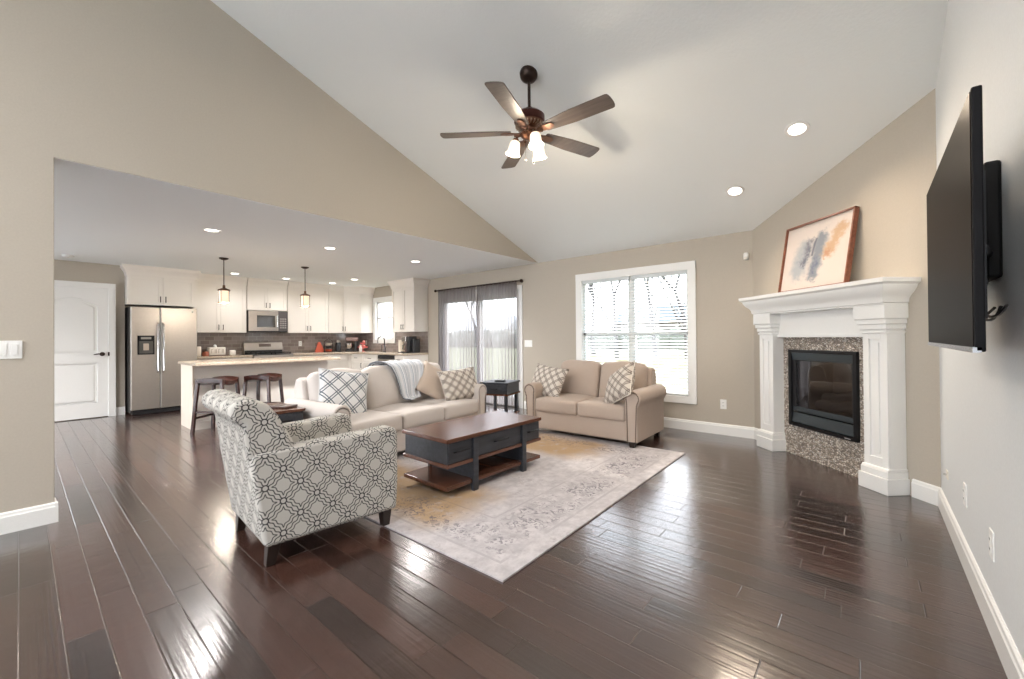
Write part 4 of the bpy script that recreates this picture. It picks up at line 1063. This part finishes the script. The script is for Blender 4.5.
def pillow_mesh(w, h, th, pinch=.07, N=14):
    bm = NB(); l = bm.loops.layers.uv.verify(); V2 = {}
    for side in (1, -1):
        for i in range(N+1):
            for j in range(N+1):
                a, b = -1+2*i/N, -1+2*j/N
                edge = i in (0, N) or j in (0, N)
                if edge and (0, i, j) in V2: V2[(side, i, j)] = V2[(0, i, j)]; continue
                x = a*w/2*(1-pinch*(1-b*b)); z = b*h/2*(1-pinch*(1-a*a))
                y = side*th/2*(max(0, (1-a*a)*(1-b*b)))**.42 * (1+.05*math.sin(a*5+b*4))
                v_ = bm.verts.new((x, y, z)); V2[(side, i, j)] = v_
                if edge: V2[(0, i, j)] = v_
    for side in (1, -1):
        for i in range(N):
            for j in range(N):
                f = bm.faces.new([V2[(side, i+p, j+q)] for p, q in ((0, 0), (1, 0), (1, 1), (0, 1))])
                for lp_ in f.loops: lp_[l].uv = (lp_.vert.co.x + (0 if side > 0 else .3), lp_.vert.co.z)
    return bm
def pillow(name, label, loc, yaw, tilt, roll, mat, w=.45, h=.43, th=.15, pipe=None):
    o = obj(name, pillow_mesh(w, h, th), mat, ang=180)
    tag(o, label, 'pillow')
    o.matrix_world = Matrix.Translation(loc) @ Matrix.Rotation(yaw, 4, 'Z') @ Matrix.Rotation(tilt, 4, 'X') @ Matrix.Rotation(roll, 4, 'Y')
    if pipe:
        N = 60; pts = []
        for k in range(N+1):
            tt = k/N*4; s_ = int(tt) % 4; f = tt-int(tt)
            a, b = [(-1+2*f, -1), (1, -1+2*f), (1-2*f, 1), (-1, 1-2*f)][s_]
            pts.append((a*w/2*(1-.07*(1-b*b)), 0, b*h/2*(1-.07*(1-a*a))))
        bm = NB(); tube(bm, pts, .005, 6); obj('piping', bm, pipe, o)
    return o
rs = math.radians
pillow('throw_pillow', 'white and grey trellis pillow at the near end of the long sofa', (-3.98, 2.09, .66), rs(-96), rs(18), rs(-10), pillm, .50, .48, pipe=simple('piping_white', (.7, .7, .7), .8))
pillow('throw_pillow', 'plain tan pillow leaning beside the folded throw on the sofa', (-4.07, 3.33, .655), rs(-93), rs(24), rs(-34), plainm, .46, .44, .13)
pillow('throw_pillow', 'taupe trellis pillow at the far end of the long sofa', (-3.86, 3.54, .635), rs(-100), rs(24), rs(4), pillt, .54, .40, .16, pipe=simple('piping_pale', (.6, .55, .5), .8))
pillow('throw_pillow', 'white and tan trellis pillow at the left end of the loveseat', (-3.20, 4.47, .63), rs(172), rs(22), rs(-6), pillt, .58, .43, .17)
pillow('throw_pillow', 'trellis pillow propped edgewise against the right loveseat arm', (-2.15, 4.40, .66), rs(140), rs(26), rs(30), pillt, .50, .44, .20, pipe=simple('piping_cream', (.7, .66, .6), .8))

# throw blanket over the sofa back
bl = Mt('woven_throw', (.5, .55, .62), .95, spec=.15)
u, v, _ = bl.xyz('UV')
st = ((u*9).fract()-.5).abs()
cc = bl.mix(bl.noise(bl.coord('UV'), 90, 2).ramp(.3, .7), (.50, .53, .58), (.66, .68, .71))
cc = bl.mix(st.lt(.07) * 1.0, cc, (.82, .82, .83)); cc = bl.mix(((u*9+.18).fract()-.5).abs().lt(.05), cc, (.30, .35, .42))
cc = bl.mix(((u*3).fract()-.5).abs().lt(.12) * .6, cc, (.80, .80, .82)); cc = bl.mix(u.lt(.022), cc, (.16, .17, .19)); cc = bl.mix((u - .075).abs().lt(.012), cc, (.2, .22, .25))
bl.color(cc); bl.bump(bl.noise(bl.coord('UV'), 220, 2), .5, .003)
bm = NB(); l = bm.loops.layers.uv.verify(); NU, NVV = 26, 34; g = []
def back_surface(x, s):
    """sofa-local point s metres along the path: behind the back, over the cushions, down the front"""
    path = [(-.462, .60), (-.462, .82), (-.40, .90), (-.30, .925), (-.20, .915), (-.125, .87), (-.085, .78), (-.062, .66), (-.055, .56), (-.03, .505), (.06, .50)]
    for (a, b), (c_, d_) in zip(path, path[1:]):
        L = math.hypot(c_-a, d_-b)
        if s <= L: f = s/L; return (a+(c_-a)*f, b+(d_-b)*f)
        s -= L
    return path[-1]
for i in range(NU+1):
    row = []
    for j in range(NVV+1):
        a, b = i/NU, j/NVV
        # the folded throw fans from a wide top to a narrow tail, slanting toward the far end
        xt = .11 - .74*a; xb = -.12 - .24*a
        x = xt + (xb-xt)*b**1.15; s0 = .12; L = .98 - .10*a
        y_, z_ = back_surface(x, s0 + L*b)
        w_ = .006*math.sin(a*19+b*3) + .004*math.sin(a*41+2)
        row.append(bm.verts.new((x, y_+.010+w_*(1 if b > .4 else 0), z_+.008+w_*(0 if b > .4 else 1))))
    g.append(row)
for i in range(NU):
    for j in range(NVV):
        f = bm.faces.new((g[i][j], g[i+1][j], g[i+1][j+1], g[i][j+1]))
        for lp_, (p_, q_) in zip(f.loops, ((i, j), (i+1, j), (i+1, j+1), (i, j+1))): lp_[l].uv = (p_/NU, q_/NVV*1.2)
th_ = obj('throw_blanket', bm, bl.m, ang=180); sm = th_.modifiers.new('thick', 'SOLIDIFY'); sm.thickness = .011; sm.offset = 1
th_.matrix_world = Matrix.Translation((-4.02, 2.745, 0)) @ Matrix.Rotation(rs(-84.2), 4, 'Z')
tag(th_, 'pale blue striped throw draped over the back of the sofa', 'blanket')

# ------------------------------------------------------------------ accent chair
t = thing('armchair', 'cream armchair with black trellis pattern seen from behind', 'armchair', (-2.758, .855, 0), rs(-4))
def hw(y): return .358 + .03*max(0, y)/.75
ya = .76
for s in (-1, 1):
    bm = NB()
    pts = [(0, .115), (ya-.01, .115), (ya, .30), (ya, .60), (ya-.015, .632), (ya-.06, .645), (.45, .632), (.20, .625), (-.055, .62), (-.066, .56)]
    vs = prism(bm, pts, lambda u, v, w: (s*(hw(u)-w), u, v), 0, .115)
    obj('arm', bm, chairm, t, uv=True, bev=.022, bseg=3, ang=50)
bm = NB()
bp = [(.0, .115), (-.095, .79), (-.118, .80), (-.145, .82), (-.158, .85), (-.152, .885), (-.125, .912), (-.08, .922), (-.035, .915), (.02, .885), (.07, .82), (.115, .73), (.15, .64), (.19, .50), (.21, .36), (.2, .115)]
vs = prism(bm, bp, lambda u, v, w: (w, u, v), -.352, .352)
# crown the back gently across its width
for v_ in vs:
    if v_.co.z > .7: v_.co.z -= .02
obj('back', bm, chairm, t, uv=True, bev=.025, bseg=3, ang=60)
bm = NB(); rbox(bm, (0, .44, .20), (.42, .56, .17), .02, mid=3); obj('seat_base', bm, chairm, t, uv=True)
bm = NB(); rbox(bm, (0, .475, .37), (.425, .58, .17), .045, (0, .02, .03), mid=6); obj('seat_cushion', bm, chairm, t, uv=True)
for s in (-1, 1):
    for y_, sp_ in ((ya-.065, .0), (.055, -.02)):
        bm = NB(); x_ = s*(hw(y_)-.06); vs = box(bm, x_-.033, x_+.033, y_-.033, y_+.033, .001 if y_ < .3 else RZ, .125)
        for v_ in vs:
            if v_.co.z < .05: v_.co.x = x_+(v_.co.x-x_)*.68; v_.co.y = y_+(v_.co.y-y_)*.68+sp_
        obj('leg', bm, darkleg, t, smooth=False, bev=.003)

# ------------------------------------------------------------------ coffee table
t = thing('coffee_table', 'large coffee table with reddish wood top and dark drawers on the rug', 'coffee table', (-2.645, 2.615, 0), rs(-.6))
hx, hy = .285, .575
bpart('table_top', [(-hx, hx, -hy, hy, .425, .455)], tablewood, t, smooth=False, bev=.004)
ap = bpart('drawer_case', [(-hx+.02, hx-.02, -hy+.02, hy-.02, .265, .425)], tabledark, t, smooth=False)
bpart('middle_shelf', [(-hx+.005, hx-.005, -hy+.005, hy-.005, .238, .265)], tablewood, t, smooth=False, bev=.003)
bpart('lower_shelf', [(-hx+.015, hx-.015, -hy+.005, hy-.005, .07, .10)], tablewood, t, smooth=False, bev=.003)
LY = (-.285, .315)
for sx in (-1, 1):
    for ly in LY:
        bpart('leg', [(sx*(hx-.012)-.018, sx*(hx-.012)+.018, ly-.026, ly+.026, RZ, .425)], tabledark, t, smooth=False, bev=.003)
for ly in LY:
    bpart('crossbar', [(-hx+.03, hx-.03, ly-.012, ly+.012, .10, .238)], tabledark, t, smooth=False)
bm = NB()
for ly in (-.10, .14): cyl(bm, (-.2, ly-.15, .20), (.2, ly+.08, .115), .004, seg=6)
obj('tie_rod', bm, chrome, t)
for sx in (-1, 1):
    for k, (a, b) in enumerate(((-hy+.026, LY[0]-.03), (LY[0]+.03, LY[1]-.03), (LY[1]+.03, hy-.026))):
        q = sorted((sx*(hx-.021), sx*(hx-.012)))
        dr = bpart('drawer', [(q[0], q[1], a, b, .272, .419)], tabledark, t, smooth=False, bev=.003)
        c_ = (a+b)/2; L = .075 if k == 1 else .065
        bm = NB(); tube(bm, [(sx*(hx-.012), c_-L, .345), (sx*(hx+.014), c_-L, .352), (sx*(hx+.016), c_, .353), (sx*(hx+.014), c_+L, .352), (sx*(hx-.012), c_+L, .345)], .0065, 8)
        obj('handle', bm, blackm, dr)

# end tables
def end_table(label, loc, rz, w=.46, d=.50, h=.59):
    t = thing('end_table', label, 'end table', loc, rz)
    bpart('table_top', [(-w/2, w/2, -d/2, d/2, h-.025, h)], tablewood if 'reddish' in label else tabledark, t, smooth=False, bev=.003)
    bpart('drawer_case', [(-w/2+.015, w/2-.015, -d/2+.015, d/2-.015, h-.16, h-.025)], tabledark, t, smooth=False)
    bpart('middle_shelf', [(-w/2, w/2, -d/2, d/2, h-.185, h-.16)], tablewood, t, smooth=False, bev=.003)
    bpart('lower_shelf', [(-w/2+.01, w/2-.01, -d/2+.01, d/2-.01, .10, .125)], tablewood, t, smooth=False, bev=.003)
    for sx in (-1, 1):
        for sy in (-1, 1): bpart('leg', [(sx*(w/2-.05)-.02, sx*(w/2-.05)+.02, sy*(d/2-.05)-.02, sy*(d/2-.05)+.02, .001, h-.185)], tabledark, t, smooth=False, bev=.003)
    dr = bpart('drawer', [(-w/2+.03, w/2-.03, d/2-.015, d/2-.006, h-.15, h-.035)], tabledark, t, smooth=False, bev=.002)
    bm = NB(); tube(bm, [(-.05, d/2-.006, h-.095), (-.05, d/2+.018, h-.09), (.05, d/2+.018, h-.09), (.05, d/2-.006, h-.095)], .006); obj('handle', bm, blackm, dr)
    return t
end_table('dark end table with a drawer between the sofa and the patio door', (-4.10, 4.55, 0), rs(197), .44, .46, .575)
end_table('end table with reddish top between the sofa arm and the trellis armchair', (-4.075, 1.475, 0), rs(-90), .335, .56, .60)
bm = NB(); rbox(bm, (0, 0, .011), (.15, .075, .02), .008, mid=2); o = tag(obj('remote_control', bm, black), 'dark remote on the end table by the patio door', 'remote'); o.location = (-4.06, 4.50, .576); o.rotation_euler = (0, 0, .4)
bm = NB(); rbox(bm, (0, 0, .010), (.20, .14, .018), .007, mid=2); nb_ = tag(obj('notebook', bm, simple('notebook_brown', (.06, .028, .022), .4)), 'dark brown folder lying on the end table behind the armchair', 'notebook'); nb_.location = (-4.0, 1.53, .601); nb_.rotation_euler = (0, 0, .5)
bm = NB(); box(bm, -.092, .092, -.066, .066, .004, .016); obj('pages', bm, creamp, nb_, smooth=False)

# ------------------------------------------------------------------ stools
def stool(label, loc, rz):
    t = thing('bar_stool', label, 'stool', loc, rz, 'saddle stools at the kitchen island')
    bm = NB(); N = 12; a_, b_ = .185, .17
    top = [[bm.verts.new((a_*u*(1-.04*v*v), b_*v*(1-.04*u*u), .682+.038*abs(v)**2.2-.016*u*u)) for v in (-1+2*j/N for j in range(N+1))] for u in (-1+2*i/N for i in range(N+1))]
    bot = [[bm.verts.new(top[i][j].co - Vector((0, 0, .055+.014*(1-(-1+2*i/N)**2)))) for j in range(N+1)] for i in range(N+1)]
    for i in range(N):
        for j in range(N):
            bm.faces.new((top[i][j], top[i+1][j], top[i+1][j+1], top[i][j+1])); bm.faces.new((bot[i][j], bot[i][j+1], bot[i+1][j+1], bot[i+1][j]))
    for i in range(N):
        for j in (0, N): bm.faces.new((top[i][j], bot[i][j], bot[i+1][j], top[i+1][j]))
        for j in (0, N): bm.faces.new((top[j][i], top[j][i+1], bot[j][i+1], bot[j][i]))
    obj('seat', bm, stoolwood, t, bev=.006)
    for sx in (-1, 1):
        for sy in (-1, 1):
            bm = NB(); vs = box(bm, -.018, .018, -.018, .018, 0, 1)
            for v_ in vs:
                k = v_.co.z; v_.co = Vector((sx*(.198-.043*k)+v_.co.x, sy*(.186-.043*k)+v_.co.y, .001+.68*k))
            obj('leg', bm, stoolwood, t, smooth=False, bev=.003)
    for q in ((-1, 0), (1, 0), (0, -1), (0, 1)):
        bm = NB(); z_ = .20 if q[0] else .28; k = z_/.655
        if q[0]: box(bm, q[0]*(.198-.043*k)-.009, q[0]*(.198-.043*k)+.009, -.175, .175, z_-.014, z_+.014)
        else: box(bm, -.185, .185, q[1]*(.186-.043*k)-.009, q[1]*(.186-.043*k)+.009, z_-.014, z_+.014)
        obj('stretcher', bm, stoolwood, t, smooth=False)
    return t
stool('dark wooden saddle stool at the island, the one nearer the refrigerator', (-6.58, 1.71, 0), rs(40))
stool('dark wooden saddle stool at the island, the one nearer the sofa', (-6.58, 2.26, 0), rs(40))

# ------------------------------------------------------------------ curtains and rod
t = thing('curtain_rod', 'dark curtain rod above the patio door', 'curtain rod', (0, YB, 0))
RZc = 2.168
bm = NB(); cyl(bm, (-6.68, -.085, RZc), (-4.47, -.085, RZc), .011, seg=12); obj('rod', bm, bronze, t)
for x_ in (-6.70, -4.455):
    bm = NB(); sphere(bm, (x_, -.085, RZc), .028, 12); obj('finial', bm, bronze, t)
for x_ in (-6.64, -4.50):
    bm = NB(); cyl(bm, (x_, -.003, RZc), (x_, -.085, RZc), .008, seg=8); cyl(bm, (x_, -.001, RZc), (x_, -.012, RZc), .025, seg=12); obj('bracket', bm, bronze, t)
def curtain(label, xa, xb, np_, ph):
    bm = NB(); NX, NZ = np_*10, 10; g = []
    for i in range(NX+1):
        f = i/NX; row = []
        for j in range(NZ+1):
            h = j/NZ; amp = .010 + .024*(1-h)**.6
            ang = 2*PI*np_*f + ph + .6*math.sin(7*f+h*1.5)
            f2 = f - .055*math.sin(2*PI*f)*-1 if False else .5 - .5*math.copysign(abs(1-2*f)**.82, 1-2*f)
            x_ = xa + (xb-xa)*f2 + .012*math.cos(ang)*(1-h*.5); z_ = .03 + (2.185-.03)*h
            row.append(bm.verts.new((x_, YB-.085+amp*math.sin(ang)+(.0 if h < .97 else 0), z_)))
        g.append(row)
    for i in range(NX):
        for j in range(NZ): bm.faces.new((g[i][j], g[i+1][j], g[i+1][j+1], g[i][j+1]))
    o = obj('curtain', bm, sheerm, ang=180); return tag(o, label, 'curtain', 'sheer curtains on the patio door')
curtain('left sheer dark grey curtain panel over the patio door', -6.63, -5.55, 13, 0)
curtain('right sheer dark grey curtain panel over the patio door', -5.53, -4.56, 12, 1)

# ------------------------------------------------------------------ blinds on the living room window
slat = simple('blind_white', (.66, .70, .71), .5)
mid_ = (WIN[0]+WIN[1])/2
for lab, a, b in (('white slatted blind on the left half of the living room window', WIN[0]+.11, mid_-.012), ('white slatted blind on the right half of the living room window', mid_+.012, WIN[1]-.11)):
    t = thing('window_blind', lab, 'blind', (0, YB, 0), 0, 'slatted blinds on the living room window')
    bpart('head_rail', [(a, b, -.005, .032, WIN[3]-.155, WIN[3]-.10)], slat, t, smooth=False, bev=.003)
    bm = NB(); z_ = WIN[2]+.125
    while z_ < WIN[3]-.16:
        M = Matrix.Translation(((a+b)/2, .012, z_)) @ Matrix.Rotation(rs(17), 4, 'X')
        box(bm, -(b-a)/2, (b-a)/2, -.024, .024, -.0014, .0014, M); z_ += .0425
    obj('slats', bm, slat, t, smooth=False)
    bpart('bottom_rail', [(a, b, -.014, .036, WIN[2]+.095, WIN[2]+.112)], slat, t, smooth=False)
    bm = NB()
    for x_ in (a+.12, (a+b)/2, b-.12): cyl(bm, (x_, -.014, WIN[2]+.10), (x_, -.014, WIN[3]-.11), .0015, seg=5)
    obj('ladder_cord', bm, slat, t)

# ------------------------------------------------------------------ outside
lawn = Mt('lawn', rough=.95); n = lawn.noise(lawn.coord(), 1.2, 5, .7); lawn.color(lawn.mix(n.ramp(.3, .7), (.075, .105, .04), (.17, .17, .085))); lawn = lawn.m
bm = NB(); v = [bm.verts.new(q) for q in ((-140, YB+.2, -.16), (80, YB+.2, -.16), (80, 140, -.16), (-140, 140, -.16))]; bm.faces.new(v)
o = struct('ground_lawn', bm, lawn, smooth=False)
bm = NB(); v = [bm.verts.new(q) for q in ((-140, YREAR-.3, -.17), (80, YREAR-.3, -.17), (80, -120, -.17), (-140, -120, -.17))]; bm.faces.new(v[::-1]); struct('ground_front', bm, simple('bounce_ground', (.74, .74, .73), .9), smooth=False)  # unseen ground, made pale to bounce daylight up onto the ceilings
bm = NB(); v = [bm.verts.new(q) for q in ((-140, YREAR-.3, -.17), (XK2-.3, YREAR-.3, -.17), (XK2-.3, YB+.2, -.17), (-140, YB+.2, -.17))]; bm.faces.new(v); struct('ground_side', bm, bpy.data.materials['bounce_ground'], smooth=False)
conc = simple('patio_concrete', (.42, .41, .39), .9)
bm = NB(); box(bm, -8.4, -3.0, YB+.14, YB+3.4, -.16, -.06); struct('ground_patio', bm, conc, smooth=False)
bark = simple('bark', (.055, .05, .055), .9)
def tree(label, x, y, h, seed):
    R = random.Random(seed); bm = NB()
    def grow(p, d, L, r, n):
        pts = [p]; q = p.copy(); dd = d.copy()
        for k in range(3):
            dd = (dd + Vector((R.uniform(-.16, .16), R.uniform(-.16, .16), R.uniform(0, .1)))).normalized(); q = q + dd*L/3; pts.append(q.copy())
        tube(bm, pts, [r*(1-.16*i) for i in range(4)], 5)
        if n:
            for k in range(3 if n > 1 else 4):
                az = R.uniform(0, 2*PI); sp = R.uniform(.35, .75)
                nd = (dd + Vector((math.cos(az)*sp, math.sin(az)*sp, .15))).normalized(); st_ = pts[R.choice((1, 2, 3))]
                grow(st_, nd, L*R.uniform(.55, .78), r*.52, n-1)
    grow(Vector((0, 0, -.2)), Vector((0, 0, 1)), h*.5, h*.02, 5)
    o = obj('bare_tree', bm, bark, smooth=True); tag(o, label, 'tree', 'bare trees beyond the lawn'); o.location = (x, y, 0)
k = 0
tr = [(-15.2, 27, 8.5, 'bare tree behind the left half of the living room window'), (-12.4, 25, 8, 'bare tree beside the middle mullion of the window'), (-10.6, 27, 9, 'bare tree behind the right half of the living room window'), (-8.3, 26, 8.5, 'bare tree at the right edge of the living room window'), (-30, 30, 8, 'bare tree seen through the left sheer curtain'), (-23.5, 30, 9, 'bare tree seen through the right sheer curtain')]
for x, y, h, lab in tr: k += 1; tree(lab, x, y, h, 40+k)
hedgem = Mt('hedge_leaf', rough=.9); n = hedgem.noise(hedgem.coord(), 3, 5, .8); hedgem.color(hedgem.mix(n, (.07, .085, .075), (.15, .165, .13))); hedgem = hedgem.m
bm = NB(); R = random.Random(3)
for i in range(120):
    x = -60+i*.75; sphere(bm, (x, 44+R.uniform(-1, 1), R.uniform(.3, 1.0)), R.uniform(.9, 1.7), 8, (1, .8, 1))
for v_ in bm.verts: v_.co += Vector((R.uniform(-.15, .15), R.uniform(-.15, .15), R.uniform(-.15, .15)))
o = obj('hedgerow', bm, hedgem); tag(o, 'long dark hedgerow at the far edge of the lawn', 'hedge', kind='stuff')
def house(label, x, y, w, d, h, wc, rc):
    t = thing('house', label, 'house', (x, y, 0))
    bpart('walls', [(-w/2, w/2, -d/2, d/2, -.2, h)], simple('siding_'+label[:5], wc, .8), t, smooth=False)
    bm = NB(); prism(bm, [(-d/2-.4, h-.05), (d/2+.4, h-.05), (0, h+d*.32)], lambda u, v, w_: (w_, u, v), -w/2-.4, w/2+.4); obj('roof', bm, simple('roof_'+label[:5], rc, .8), t, smooth=False)
    for k in range(3):
        bpart('window', [(-w/2+w*(k+.5)/3-.5, -w/2+w*(k+.5)/3+.5, -d/2-.04, -d/2+.01, .9, 2.1)], simple('pane_dark', (.05, .06, .07), .1) if k == 0 else bpy.data.materials['pane_dark'], t, smooth=False)
house('tan neighbour house with grey roof beyond the lawn at right', -17.5, 56, 17, 8, 3.0, (.16, .15, .14), (.06, .085, .10))
house('pale neighbour house with grey roof beyond the patio door', -62, 66, 16, 9, 2.9, (.68, .68, .68), (.42, .43, .44))
